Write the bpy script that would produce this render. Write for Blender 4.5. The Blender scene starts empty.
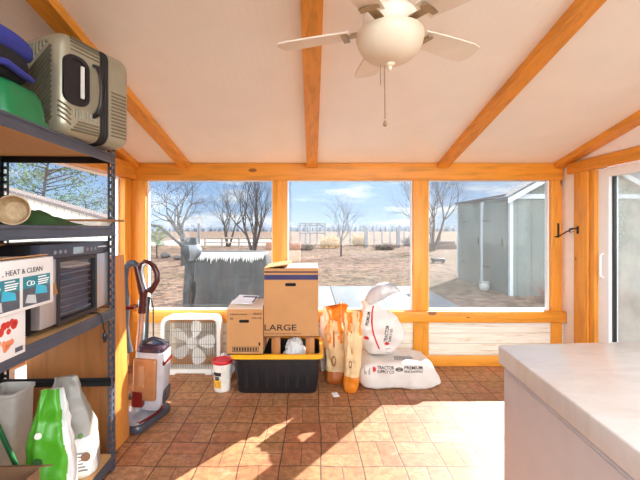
import bpy, bmesh, math, random
from mathutils import Vector, Matrix, noise
from math import sin, cos, pi, radians
R = radians
scn = bpy.context.scene
COL = scn.collection
F, VX, VY, CZ = 373.0, 312.0, 228.0, 1.353


def P(px, py, Y):
    """where a point of the place seen at (px, py) stands, at distance Y from the camera"""
    return Vector(((px - VX) / F * Y, Y, CZ + (VY - py) / F * Y))


def lin(c):
    return tuple(((v / 255) / 12.92 if v / 255 <= .04045 else ((v / 255 + .055) / 1.055) ** 2.4) for v in c)


# ------------------------------------------------------------------ materials
class NT:
    def __init__(s, name):
        s.m = bpy.data.materials.new(name)
        s.m.use_nodes = True
        s.t = s.m.node_tree
        s.t.nodes.clear()
        s.out = s.n('ShaderNodeOutputMaterial')

    def n(s, typ, **kw):
        nd = s.t.nodes.new(typ)
        for k, v in kw.items():
            setattr(nd, k, v)
        return nd

    def l(s, a, b):
        s.t.links.new(a, b)

    def val(s, sock, v):
        if hasattr(v, 'is_linked') or hasattr(v, 'links'):
            s.l(v, sock)
        else:
            sock.default_value = v

    def math(s, op, a, b=0.0, c=0.0):
        nd = s.n('ShaderNodeMath', operation=op)
        s.val(nd.inputs[0], a)
        s.val(nd.inputs[1], b)
        s.val(nd.inputs[2], c)
        return nd.outputs[0]

    def mix(s, f, a, b):
        nd = s.n('ShaderNodeMix', data_type='RGBA')
        s.val(nd.inputs[0], f)
        s.val(nd.inputs[6], a if not isinstance(a, tuple) else (*a, 1)[:4])
        s.val(nd.inputs[7], b if not isinstance(b, tuple) else (*b, 1)[:4])
        return nd.outputs[2]

    def coord(s, scale=(1, 1, 1), rot=(0, 0, 0)):
        tc = s.n('ShaderNodeTexCoord')
        mp = s.n('ShaderNodeMapping')
        s.l(tc.outputs['Object'], mp.inputs[0])
        mp.inputs['Scale'].default_value = scale
        mp.inputs['Rotation'].default_value = rot
        return mp.outputs[0]

    def noise(s, vec, scale, detail=4, rough=.55, dist=0):
        nd = s.n('ShaderNodeTexNoise')
        s.l(vec, nd.inputs['Vector'])
        nd.inputs['Scale'].default_value = scale
        nd.inputs['Detail'].default_value = detail
        nd.inputs['Roughness'].default_value = rough
        nd.inputs['Distortion'].default_value = dist
        return nd.outputs[0]

    def ramp(s, f, stops):
        nd = s.n('ShaderNodeValToRGB')
        s.l(f, nd.inputs[0])
        e = nd.color_ramp.elements
        while len(e) < len(stops):
            e.new(.5)
        for el, (p, c) in zip(e, stops):
            el.position = p
            el.color = (*c, 1) if isinstance(c, tuple) else (c, c, c, 1)
        return nd.outputs[0]

    def bsdf(s, col, rough=.6, metal=0.0, bump=None, bs=.3, bd=.01, spec=.5, **kw):
        b = s.n('ShaderNodeBsdfPrincipled')
        s.val(b.inputs['Base Color'], (*col, 1) if isinstance(col, tuple) else col)
        s.val(b.inputs['Roughness'], rough)
        b.inputs['Metallic'].default_value = metal
        b.inputs['Specular IOR Level'].default_value = spec
        for k, v in kw.items():
            b.inputs[k.replace('_', ' ')].default_value = v
        if bump is not None:
            bn = s.n('ShaderNodeBump')
            bn.inputs['Strength'].default_value = bs
            bn.inputs['Distance'].default_value = bd
            s.l(bump, bn.inputs['Height'])
            s.l(bn.outputs[0], b.inputs['Normal'])
        s.l(b.outputs[0], s.out.inputs[0])
        return b


MATS = {}


def mat(name, rgb, rough=.6, metal=0.0, var=.12, nscale=12, bscale=0, bs=.25, spec=.5, stretch=(1, 1, 1), **kw):
    """a plain material whose colour drifts a little with procedural noise"""
    if name in MATS:
        return MATS[name]
    t = NT(name)
    c = lin(rgb)
    v = t.coord(stretch)
    nz = t.noise(v, nscale)
    lo = tuple(x * (1 - var) for x in c)
    hi = tuple(min(1, x * (1 + var)) for x in c)
    col = t.ramp(nz, [(.3, lo), (.7, hi)])
    bump = t.noise(v, bscale, 3) if bscale else None
    t.bsdf(col, rough, metal, bump, bs, spec=spec, **kw)
    MATS[name] = t.m
    return t.m


def wood(name, rgb, axis, dark=None, knots=True, rough=.45):
    t = NT(name)
    st = [9, 9, 9]
    st[axis] = .8
    v = t.coord(tuple(st))
    g = t.noise(v, 3.0, 5, .6, .6)
    c = lin(rgb)
    d = lin(dark) if dark else tuple(x * .72 for x in c)
    col = t.ramp(g, [(.28, d), (.5, c), (.75, tuple(min(1, x * 1.12) for x in c))])
    if knots:
        st = [7, 7, 7]
        st[axis] = 3.2
        kv = t.coord(tuple(st))
        vo = t.n('ShaderNodeTexVoronoi')
        t.l(kv, vo.inputs['Vector'])
        vo.inputs['Scale'].default_value = .8
        k = t.math('LESS_THAN', vo.outputs['Distance'], .12)
        rnd = t.n('ShaderNodeSeparateColor')
        t.l(vo.outputs['Color'], rnd.inputs[0])
        k = t.math('MULTIPLY', k, t.math('GREATER_THAN', rnd.outputs[0], .45))
        col = t.mix(t.math('MULTIPLY', k, .85), col, lin((120, 62, 20)))
    t.bsdf(col, rough, bump=g, bs=.12, bd=.004)
    return t.m


WX = wood('honey_pine_across', (226, 146, 44), 0)
WY = wood('honey_pine_along', (226, 146, 44), 1)
WZ = wood('honey_pine_upright', (228, 150, 50), 2)


def brick_floor():
    t = NT('basketweave_brick')
    S = .235
    tc = t.n('ShaderNodeTexCoord')
    sx = t.n('ShaderNodeSeparateXYZ')
    # gently wandering joints: old hand-laid pavers
    nv = t.n('ShaderNodeTexNoise')
    t.l(tc.outputs['Object'], nv.inputs['Vector'])
    nv.inputs['Scale'].default_value = 2.3
    nv.inputs['Detail'].default_value = 2
    off = t.n('ShaderNodeVectorMath', operation='SCALE')
    t.l(nv.outputs['Color'], off.inputs[0])
    off.inputs['Scale'].default_value = .045
    ad = t.n('ShaderNodeVectorMath', operation='ADD')
    t.l(tc.outputs['Object'], ad.inputs[0])
    t.l(off.outputs[0], ad.inputs[1])
    t.l(ad.outputs[0], sx.inputs[0])
    x = t.math('DIVIDE', t.math('ADD', sx.outputs[0], 10.03), S)
    y = t.math('DIVIDE', t.math('ADD', sx.outputs[1], 10.08), S)
    ix, iy = t.math('FLOOR', x), t.math('FLOOR', y)
    fx, fy = t.math('FRACT', x), t.math('FRACT', y)
    par = t.math('MODULO', t.math('ADD', ix, iy), 2.0)
    # along / across inside a block
    inv = t.math('SUBTRACT', 1.0, par)
    a = t.math('ADD', t.math('MULTIPLY', fx, par), t.math('MULTIPLY', fy, inv))
    b = t.math('ADD', t.math('MULTIPLY', fy, par), t.math('MULTIPLY', fx, inv))
    b2 = t.math('MULTIPLY', b, 2.0)
    ib = t.math('FLOOR', b2)
    fb = t.math('FRACT', b2)
    da = t.math('MINIMUM', a, t.math('SUBTRACT', 1.0, a))
    db = t.math('MULTIPLY', t.math('MINIMUM', fb, t.math('SUBTRACT', 1.0, fb)), .5)
    d = t.math('MINIMUM', da, db)
    idv = t.n('ShaderNodeCombineXYZ')
    t.l(ix, idv.inputs[0])
    t.l(iy, idv.inputs[1])
    t.l(ib, idv.inputs[2])
    wn = t.n('ShaderNodeTexWhiteNoise', noise_dimensions='3D')
    t.l(idv.outputs[0], wn.inputs['Vector'])
    base = t.ramp(wn.outputs['Value'], [(0, lin((158, 98, 66))), (.3, lin((180, 112, 78))), (.55, lin((190, 132, 96))),
                                        (.8, lin((172, 120, 80))), (1, lin((196, 144, 112)))])
    v = t.coord()
    n1 = t.noise(v, 2.2, 6, .65, .8)
    n2 = t.noise(v, 22, 5, .7)
    col = t.mix(t.ramp(n1, [(.35, 0.0), (.62, .75)]), base, lin((172, 130, 84)))
    col = t.mix(t.ramp(n2, [(.42, 0.5), (.58, 0.0)]), col, lin((104, 64, 42)))
    n3 = t.noise(v, 5.5, 5, .7, .3)
    col = t.mix(t.ramp(n3, [(.6, 0.0), (.75, .5)]), col, lin((206, 176, 150)))
    joint = t.math('MAXIMUM', t.math('LESS_THAN', t.math('MINIMUM', da, t.math('MINIMUM', b, t.math('SUBTRACT', 1.0, b))), .016), t.math('MULTIPLY', t.math('LESS_THAN', d, .013), .7))
    col = t.mix(t.math('MULTIPLY', joint, .9), col, lin((66, 42, 32)))
    h = t.math('MULTIPLY', t.math('MINIMUM', d, .03), 33)
    h = t.math('ADD', h, t.math('MULTIPLY', n2, .35))
    h = t.math('ADD', h, t.math('MULTIPLY', wn.outputs['Value'], .35))
    t.bsdf(col, t.ramp(n1, [(.3, .42), (.7, .68)]), bump=h, bs=.16, bd=.003, spec=.4)
    return t.m


def ground_mat():
    t = NT('dry_yard_ground')
    v = t.coord()
    n1 = t.noise(v, .25, 6, .6)
    n2 = t.noise(v, 5, 8, .8)
    n3 = t.noise(t.coord((.35, 1.3, 1)), .12, 5, .6)
    col = t.ramp(n1, [(.3, lin((106, 84, 73))), (.5, lin((118, 94, 80))), (.72, lin((124, 104, 88)))])
    col = t.mix(t.ramp(n3, [(.48, 0.0), (.6, .8)]), col, lin((98, 84, 66)))
    col = t.mix(t.ramp(n2, [(.44, .95), (.54, 0.0)]), col, lin((50, 40, 35)))  # dark speckle: dry grass clumps with their shadows put into the colour
    t.bsdf(col, .95, bump=n2, bs=.8, bd=.05, spec=.1)
    return t.m


def glass_mat(name, tint=(.97, .98, .98), refl=1.0, haze=0.0):
    t = NT(name)
    tr = t.n('ShaderNodeBsdfTransparent')
    tr.inputs[0].default_value = (*tint, 1)
    gl = t.n('ShaderNodeBsdfGlossy')
    gl.inputs['Roughness'].default_value = .02
    lw = t.n('ShaderNodeLayerWeight')
    lw.inputs[0].default_value = .5
    fz = t.math('ADD', t.math('MULTIPLY', t.math('POWER', lw.outputs['Facing'], 5.0), .9), .018)
    mx = t.n('ShaderNodeMixShader')
    t.l(t.math('MULTIPLY', fz, refl), mx.inputs[0])
    t.l(tr.outputs[0], mx.inputs[1])
    t.l(gl.outputs[0], mx.inputs[2])
    last = mx.outputs[0]
    if haze:                                   # pale diffuse veil painted on the pane as reflected haze
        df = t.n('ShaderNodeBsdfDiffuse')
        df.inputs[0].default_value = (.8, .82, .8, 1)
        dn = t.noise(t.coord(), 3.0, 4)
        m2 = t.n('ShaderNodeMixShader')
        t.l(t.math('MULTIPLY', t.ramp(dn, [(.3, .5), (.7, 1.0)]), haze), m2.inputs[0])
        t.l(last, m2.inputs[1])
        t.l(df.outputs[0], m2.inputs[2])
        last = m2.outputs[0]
    t.l(last, t.out.inputs[0])
    return t.m


def striped(name, rgb, axis, period, width, dark, rough=.5, depth=.004, bs=.5, var=.05):
    """a surface with regular grooves across one axis"""
    t = NT(name)
    tc = t.n('ShaderNodeTexCoord')
    sx = t.n('ShaderNodeSeparateXYZ')
    t.l(tc.outputs['Object'], sx.inputs[0])
    f = t.math('FRACT', t.math('DIVIDE', t.math('ADD', sx.outputs[axis], 50.0), period))
    g = t.math('LESS_THAN', f, width / period)
    nz = t.noise(t.coord(), 4, 4)
    c = lin(rgb)
    col = t.ramp(nz, [(.3, tuple(x * (1 - var) for x in c)), (.7, c)])
    col = t.mix(g, col, lin(dark))
    t.bsdf(col, rough, bump=t.math('SUBTRACT', 1.0, g), bs=bs, bd=depth)
    return t.m


def whitewash():
    t = NT('whitewashed_boards')
    tc = t.n('ShaderNodeTexCoord')
    sx = t.n('ShaderNodeSeparateXYZ')
    t.l(tc.outputs['Object'], sx.inputs[0])
    f = t.math('FRACT', t.math('DIVIDE', sx.outputs[2], .105))
    g = t.math('LESS_THAN', f, .05)
    gr = t.noise(t.coord((1.2, 1.2, 22)), 2.4, 5, .65, 1.0)
    col = t.ramp(gr, [(.3, lin((196, 166, 128))), (.45, lin((228, 216, 196))), (.7, lin((240, 236, 226)))])
    col = t.mix(t.math('MULTIPLY', g, .6), col, lin((150, 122, 92)))
    t.bsdf(col, .6, bump=t.math('SUBTRACT', gr, g), bs=.2, bd=.004)
    return t.m


FLOOR_M = brick_floor()
GROUND_M = ground_mat()
GLASS = glass_mat('window_glass')
GLASS_R = glass_mat('painted_haze_window_glass', (.93, .95, .95), 1.0, .10)
GLASS_D = glass_mat('painted_haze_door_glass', (.9, .94, .93), 1.0, .5)
CEIL_M = striped('ribbed_white_ceiling', (250, 242, 230), 0, .042, .004, (246, 236, 222), .35, .002, .10)
WASH = whitewash()
WHITE = mat('white_painted_wall', (244, 238, 230), .6, var=.03)
VINYL = mat('white_vinyl', (240, 240, 238), .4, var=.02)
BLACKM = mat('black_metal', (34, 34, 36), .45, .3)
STEEL_GREY = mat('slate_grey_steel', (84, 90, 104), .42, .35, var=.1)
CARD = mat('brown_cardboard', (190, 138, 88), .8, var=.06, nscale=5, bscale=90, bs=.05)
CARD_L = mat('sunlit_cardboard_flap', (226, 206, 184), .8, var=.05)  # paler card: sunlight on the top flaps put into the colour
BLACKP = mat('black_plastic', (28, 28, 32), .4)
INK = mat('black_print', (40, 28, 24), .7)
NAVY = mat('navy_print', (52, 50, 92), .7)
REDINK = mat('red_print', (206, 40, 40), .6)
CREAM = mat('cream_glass', (232, 216, 190), .35, var=.03)


# ------------------------------------------------------------------ meshes
class MB:
    def __init__(s):
        s.v, s.f, s.mi, s.cur, s.X = [], [], [], 0, Matrix()

    def add(s, vs, fs):
        o = len(s.v)
        s.v += [s.X @ Vector(v) for v in vs]
        s.f += [tuple(o + i for i in f) for f in fs]
        s.mi += [s.cur] * len(fs)
        return s

    def bm(s, b):
        b.verts.index_update()
        s.add([v.co.copy() for v in b.verts], [[v.index for v in f.verts] for f in b.faces])
        b.free()
        return s

    def box(s, lo, hi, bev=0.0, seg=2, M=None):
        b = bmesh.new()
        bmesh.ops.create_cube(b, size=1)
        for v in b.verts:
            v.co = Vector([lo[i] + (v.co[i] + .5) * (hi[i] - lo[i]) for i in range(3)])
        if bev:
            bmesh.ops.bevel(b, geom=b.edges[:], offset=bev, segments=seg, profile=.5, affect='EDGES')
        if M is not None:
            b.transform(M)
        bmesh.ops.recalc_face_normals(b, faces=b.faces)
        return s.bm(b)

    def tube(s, pts, r, n=8, caps=True, closed=False):
        pts = [Vector(p) for p in pts]
        k = len(pts)
        rs = r if isinstance(r, (list, tuple)) else [r] * k
        vs, fs = [], []
        up = None
        for i in range(k):
            if closed:
                d = pts[(i + 1) % k] - pts[i - 1]
            else:
                d = pts[min(i + 1, k - 1)] - pts[max(i - 1, 0)]
            d.normalize()
            if up is None:
                up = Vector((0, 0, 1)) if abs(d.z) < .9 else Vector((1, 0, 0))
            x = up.cross(d)
            if x.length < 1e-5:
                x = d.orthogonal()
            x.normalize()
            y = d.cross(x).normalized()
            up = y
            for j in range(n):
                a = 2 * pi * j / n
                vs.append(pts[i] + (x * cos(a) + y * sin(a)) * rs[i])
        for i in range(k if closed else k - 1):
            i2 = (i + 1) % k
            for j in range(n):
                fs.append((i * n + j, i * n + (j + 1) % n, i2 * n + (j + 1) % n, i2 * n + j))
        if caps and not closed:
            fs.append(tuple(range(n - 1, -1, -1)))
            fs.append(tuple((k - 1) * n + j for j in range(n)))
        return s.add(vs, fs)

    def lathe(s, prof, c=(0, 0, 0), n=32, M=None, cap=True):
        M = M or Matrix()
        c = Vector(c)
        vs = [M @ Vector((r * cos(2 * pi * j / n), r * sin(2 * pi * j / n), z)) + c for r, z in prof for j in range(n)]
        k = len(prof)
        fs = [(i * n + j, i * n + (j + 1) % n, (i + 1) * n + (j + 1) % n, (i + 1) * n + j) for i in range(k - 1) for j in range(n)]
        if cap:
            fs.append(tuple(range(n - 1, -1, -1)))
            fs.append(tuple((k - 1) * n + j for j in range(n)))
        return s.add(vs, fs)

    def prism(s, poly, o, u, v, w):
        """polygon in the (u, v) plane at o, extruded along w"""
        o, u, v, w = Vector(o), Vector(u), Vector(v), Vector(w)
        n = len(poly)
        a = [o + u * p[0] + v * p[1] for p in poly]
        vs = a + [p + w for p in a]
        fs = [tuple(range(n - 1, -1, -1)), tuple(range(n, 2 * n))] + [(i, (i + 1) % n, n + (i + 1) % n, n + i) for i in range(n)]
        b = MB()
        return s.add(vs, fs)

    def ring(s, outer, inner, o, u, v, w):
        """a frame between two outlines of equal count"""
        o, u, v, w = Vector(o), Vector(u), Vector(v), Vector(w)
        n = len(outer)
        A = [o + u * p[0] + v * p[1] for p in outer]
        B = [o + u * p[0] + v * p[1] for p in inner]
        vs = A + B + [p + w for p in A] + [p + w for p in B]
        fs = []
        for i in range(n):
            j = (i + 1) % n
            fs += [(i, j, n + j, n + i), (2 * n + i, 3 * n + i, 3 * n + j, 2 * n + j), (i, 2 * n + i, 2 * n + j, j), (n + i, n + j, 3 * n + j, 3 * n + i)]
        return s.add(vs, fs)

    def grid(s, fn, nu, nv, close=False, mats=None, caps=False):
        vs = [fn(i / nu if close else i / nu, j / nv) for j in range(nv + 1) for i in range(nu + (0 if close else 1))]
        w = nu if close else nu + 1
        o = len(s.v)
        s.v += [s.X @ Vector(v) for v in vs]
        for j in range(nv):
            for i in range(nu):
                s.f.append((o + j * w + i, o + j * w + (i + 1) % w, o + (j + 1) * w + (i + 1) % w, o + (j + 1) * w + i))
                s.mi.append(mats((i + .5) / nu, (j + .5) / nv) if mats else s.cur)
        if caps and close:
            s.f.append(tuple(o + i for i in range(w - 1, -1, -1)))
            s.mi.append(mats(0, 0) if mats else s.cur)
            s.f.append(tuple(o + nv * w + i for i in range(w)))
            s.mi.append(mats(0, 1) if mats else s.cur)
        return s

    def build(s, name, m, parent=None, angle=38, at=None):
        """link it as one object; vertices are given in world places"""
        me = bpy.data.meshes.new(name)
        if parent is not None:
            off = WORLD[parent.name]
        else:
            off = Vector(at) if at is not None else Vector()
        me.from_pydata([v - off for v in s.v], [], s.f)
        ms = m if isinstance(m, list) else [m]
        for x in ms:
            me.materials.append(x)
        for p, i in zip(me.polygons, s.mi):
            p.material_index = i
            p.use_smooth = True
        me.set_sharp_from_angle(angle=R(angle))
        b = bmesh.new()
        b.from_mesh(me)
        bmesh.ops.recalc_face_normals(b, faces=b.faces)
        b.to_mesh(me)
        b.free()
        me.update()
        o = bpy.data.objects.new(name, me)
        COL.objects.link(o)
        if parent is not None:
            o.parent = parent
        else:
            o.location = off
        WORLD[o.name] = off
        return o


WORLD = {}


def tag(o, label, cat, group=None, kind=None):
    if label:
        o['label'] = label
    if cat:
        o['category'] = cat
    if group:
        o['group'] = group
    if kind:
        o['kind'] = kind
    return o


def thing(name, label, cat, loc, group=None):
    o = bpy.data.objects.new(name, None)
    o.empty_display_size = .1
    COL.objects.link(o)
    o.location = loc
    WORLD[o.name] = Vector(loc)
    return tag(o, label, cat, group)


def struct(mb, name, m, **kw):
    o = mb.build(name, m, **kw)
    o['kind'] = 'structure'
    return o


def spin(root, pivot, deg):
    a = R(deg)
    p = Vector((pivot[0], pivot[1], 0))
    root.location = Matrix.Rotation(a, 3, 'Z') @ (Vector(root.location) - p) + p
    root.rotation_euler.z = a


def text(body, parent, o, u, v, width=None, height=.05, m=None, name='lettering', bold=.0, depth=.0006):
    """letters as a thin mesh: o is the left end of the base line, u along it, v up"""
    cu = bpy.data.curves.new('t', 'FONT')
    cu.body = body
    cu.extrude = .001
    cu.offset = bold
    cu.resolution_u = 3
    ob = bpy.data.objects.new('t', cu)
    COL.objects.link(ob)
    dg = bpy.context.evaluated_depsgraph_get()
    me = bpy.data.meshes.new_from_object(ob.evaluated_get(dg))
    bpy.data.objects.remove(ob)
    xs = [q.co.x for q in me.vertices]
    ys = [q.co.y for q in me.vertices]
    x0, x1, y0, y1 = min(xs), max(xs), min(ys), max(ys)
    sy = height / max(y1 - y0, 1e-6)
    sx = width / (x1 - x0) if width else sy
    u, v, o = Vector(u).normalized(), Vector(v).normalized(), Vector(o)
    w = u.cross(v)
    mb = MB()
    mb.add([o + u * ((q.co.x - x0) * sx) + v * ((q.co.y - y0) * sy) + w * ((q.co.z + .001) * depth / .002 + .0004) for q in me.vertices],
           [tuple(p.vertices) for p in me.polygons])
    bpy.data.meshes.remove(me)
    return mb.build(name, m or INK, parent)


def drape(mark, body, lift=.004, ax=1, thick=.0015):
    """lay a printed mark onto the face of the bag it is printed on (seen along +y, or from above with ax = 2)"""
    from mathutils.bvhtree import BVHTree
    me = body.data
    tree = BVHTree.FromPolygons([v.co + WORLD[body.name] for v in me.vertices], [tuple(p.vertices) for p in me.polygons])
    off = WORLD[mark.name]
    lv = sorted(v.co[ax] for v in mark.data.vertices)
    mid = (lv[0] + lv[-1]) / 2
    for v in mark.data.vertices:
        p = v.co + off
        q = p.copy()
        d = Vector((0, 1, 0)) if ax == 1 else Vector((0, 0, -1))
        hit = tree.ray_cast(p - d * .3, d, .6)[0]
        if hit is not None:
            w = hit - d * lift
            v.co[ax] = w[ax] - off[ax]


def rrect(w, h, r, n=5):
    pts = []
    for cx, cy, a0 in ((w / 2 - r, h / 2 - r, 0), (-w / 2 + r, h / 2 - r, 90), (-w / 2 + r, -h / 2 + r, 180), (w / 2 - r, -h / 2 + r, 270)):
        for i in range(n + 1):
            a = R(a0 + 90 * i / n)
            pts.append((cx + r * cos(a), cy + r * sin(a)))
    return pts


def shift(pts, dx, dy):
    return [(x + dx, y + dy) for x, y in pts]


def nz(x, y, z=0.0):
    return noise.noise(Vector((x, y, z)))


def se(a, p):
    c, s_ = cos(a), sin(a)
    return (math.copysign(abs(c) ** p, c), math.copysign(abs(s_) ** p, s_))


# ------------------------------------------------------------------ the room
XL, XR, YB = -1.80, 2.48, 3.66
SL = .225


def zc(y):
    return 1.995 + SL * (YB - y)


m = MB()
m.box((XL - .1, -.6, -.12), (XR + .1, YB + .16, 0))
struct(m, 'floor', FLOOR_M)
m = MB()
y0, y1 = -.6, YB + .35
m.add([(XL - .2, y0, zc(y0)), (XR + .2, y0, zc(y0)), (XR + .2, y1, zc(y1)), (XL - .2, y1, zc(y1)),
       (XL - .2, y0, zc(y0) + .09), (XR + .2, y0, zc(y0) + .09), (XR + .2, y1, zc(y1) + .09), (XL - .2, y1, zc(y1) + .09)],
      [(0, 1, 2, 3), (7, 6, 5, 4), (0, 4, 5, 1), (1, 5, 6, 2), (2, 6, 7, 3), (3, 7, 4, 0)])
struct(m, 'ceiling', CEIL_M)
TRIM = [0]


def trim(m, mt):
    TRIM[0] += 1
    return struct(m, 'trim_%d' % TRIM[0], mt)


# rafters under the ceiling panels
for xc, hw in ((-1.246, .05), (0.0, .052), (1.285, .05), (2.425, .05), (-1.745, .05)):
    m = MB()
    ya, yb, d = -.6, YB - .005, .055
    vs = []
    for y in (ya, yb):
        for x in (xc - hw, xc + hw):
            for z in (zc(y) - d, zc(y) - .001):
                vs.append((x, y, z))
    m.add(vs, [(0, 1, 3, 2), (4, 6, 7, 5), (0, 2, 6, 4), (1, 5, 7, 3), (0, 4, 5, 1), (2, 3, 7, 6)])
    trim(m, WY)
# back wall: header, posts, sill rail, foot rail
m = MB()
m.box((XL, YB, 1.825), (2.47, YB + .09, 1.99), .004)
trim(m, WX)
for x0, x1 in ((XL, -1.635), (-.388, -.245), (.996, 1.148), (2.352, 2.458)):
    m = MB()
    m.box((x0, YB + .004, 0), (x1, YB + .09, 1.824), .004)
    trim(m, WZ)
m = MB()
m.box((XL + .05, YB - .035, .432), (2.475, YB + .003, .541), .005)
m.box((XL + .05, YB + .003, .50), (2.475, YB + .11, .538))
trim(m, WX)
m = MB()
m.box((XL + .05, YB - .012, .0), (2.46, YB + .003, .105), .004)
trim(m, WX)
m = MB()
m.box((XL, YB + .02, .0), (XR, YB + .10, .50))
struct(m, 'wall_back', WASH)
m = MB()
m.box((XL, YB + .03, 1.99), (XR, YB + .1, 2.0))
WIN = [0]


def window(x0, x1, z0, z1, glass, fr=.011):
    WIN[0] += 1
    m = MB()
    o = [(x0, z0), (x1, z0), (x1, z1), (x0, z1)]
    i = [(x0 + fr, z0 + fr * 1.1), (x1 - fr, z0 + fr * 1.1), (x1 - fr, z1 - fr * .6), (x0 + fr, z1 - fr * .6)]
    m.ring(o, i, (0, YB + .04, 0), (1, 0, 0), (0, 0, 1), (0, .05, 0))
    w = struct(m, 'window_%d' % WIN[0], VINYL)
    m = MB()
    m.box((x0 + fr * .8, YB + .06, z0 + fr * .8), (x1 - fr * .8, YB + .064, z1 - fr * .4))
    m.build('pane', glass, w)
    return w


window(-1.634, -.389, .539, 1.824, GLASS)
window(-.244, .995, .539, 1.824, GLASS)
window(1.149, 2.351, .539, 1.824, GLASS_R)
# left wall: header, knee wall, window
m = MB()
m.box((XL - .02, .1, 1.83), (XL + .075, YB - .002, 1.975), .004)
trim(m, WY)
m = MB()
m.box((XL - .08, .1, 0), (XL, YB, .52))
m.box((XL - .08, -.6, .52), (XL - .001, 1.66, 1.83))  # unseen near stretch, made solid to cut light on the shelf
m.box((XL - .08, -.6, 0), (XL - .001, .1, .52))
m.box((XL - .08, .1, 1.976), (XL, YB, 1.99))
m.prism([(.1, 1.99), (YB, 1.99), (YB, zc(YB)), (.1, zc(.1))], (XL - .08, 0, 0), (0, 1, 0), (0, 0, 1), (.06, 0, 0))
struct(m, 'wall_left', WHITE)
m = MB()
m.box((XL - .02, 1.66, .52), (XL + .03, YB, .55), .003)
trim(m, WY)
for yy in (1.65, 3.535):
    m = MB()
    m.box((XL - .065, yy, .55), (XL + .03, yy + (.1 if yy < 3 else .122), 1.83), .003)
    trim(m, WZ)
for ya, yb in ((1.75, 3.535),):
    WIN[0] += 1
    m = MB()
    o = [(ya, .55), (yb, .55), (yb, 1.83), (ya, 1.83)]
    i = [(ya + .02, .575), (yb - .02, .575), (yb - .02, 1.815), (ya + .02, 1.815)]
    m.ring(o, i, (XL - .06, 0, 0), (0, 1, 0), (0, 0, 1), (.03, 0, 0))
    w = struct(m, 'window_%d' % WIN[0], VINYL)
    m = MB()
    m.box((XL - .05, ya + .015, .57), (XL - .046, yb - .015, 1.82))
    m.build('pane', GLASS, w)
# unseen house wall behind, added to keep light off the left side
m = MB()
m.box((XL - .08, -.7, 0), (-.45, -.6, zc(-.6) - .002))
struct(m, 'wall_house_added', mat('house_siding', (190, 176, 158), .7, var=.04))
# right wall: white siding, door posts, header, gable fill, sliding door
m = MB()
m.box((XR, 3.36, 0), (XR + .09, YB + .1, 1.98))
m.box((XR, -.3, 0), (XR + .09, .35, 2.0))
m.prism([(-.3, 1.98), (YB + .1, 1.98), (YB + .1, zc(YB + .1)), (-.3, zc(-.3))], (XR, 0, 0), (0, 1, 0), (0, 0, 1), (.09, 0, 0))
struct(m, 'wall_right', WHITE)
m = MB()
m.box((XR - .045, 3.30, 0), (XR - .001, 3.47, 1.86), .004)
trim(m, WZ)
m = MB()
m.box((XR - .03, 3.235, 0), (XR + .08, 3.298, 1.86), .004)
trim(m, WZ)
m = MB()
m.box((XR - .05, .25, 1.862), (XR - .002, 3.56, 1.965), .004)
trim(m, WY)
m = MB()
Y0, Y1, ZT = .35, 3.232, 1.86
m.ring([(Y0, .0), (Y1, .0), (Y1, ZT), (Y0, ZT)], [(Y0 + .09, .1), (Y1 - .115, .1), (Y1 - .115, ZT - .075), (Y0 + .09, ZT - .075)],
       (XR + .0, 0, 0), (0, 1, 0), (0, 0, 1), (.08, 0, 0))
m.box((XR + .01, 1.72, .1), (XR + .06, 1.83, ZT - .075), .004)
d = struct(m, 'door_1', VINYL)
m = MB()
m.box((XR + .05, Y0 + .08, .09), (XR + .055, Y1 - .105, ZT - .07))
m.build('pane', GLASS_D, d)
m = MB()
m.box((XR + .028, 3.095, .4), (XR + .05, 3.118, ZT - .076))
m.build('seal', BLACKP, d)
m = MB()
m.tube([(XR - .002, 3.17, .93), (XR - .03, 3.17, .95), (XR - .03, 3.17, 1.12), (XR - .002, 3.17, 1.14)], .009, 8)
m.build('door_handle', VINYL, d)

# ------------------------------------------------------------------ iron hooks
for k, (y, x, lab) in enumerate(((0, 0, 'black iron bracket hook screwed to the right window post'), (0, 0, 'short black iron hook on the door-side post beside the white siding'))):
    if k == 0:
        t = thing('bracket_hook', lab, 'hook', (2.43, YB, 1.32))
        m = MB()
        m.box((2.408, YB - .008, 1.26), (2.424, YB + .004, 1.40), .003)
        m.build('back_plate', BLACKM, t)
        m = MB()
        m.tube([P(555, 237, YB - .02), P(560, 235.5, YB - .05), P(567, 231.5, YB - .09), P(571, 229.4, YB - .11), P(573.5, 229.2, YB - .12), P(574.5, 230.6, YB - .12), P(573, 231.8, YB - .12)], .006, 8)
        m.build('arm', BLACKM, t)
    else:
        t = thing('bracket_hook', lab, 'hook', (XR - .047, 3.42, 1.33))
        m = MB()
        m.box((XR - .053, 3.405, 1.30), (XR - .044, 3.425, 1.37), .002)
        m.build('back_plate', BLACKM, t)
        m = MB()
        m.tube([(XR - .05, 3.415, 1.345), (XR - .08, 3.42, 1.35), (XR - .11, 3.43, 1.345), (XR - .118, 3.43, 1.325), (XR - .10, 3.43, 1.315)], .006, 8)
        m.build('arm', BLACKM, t)

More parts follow.
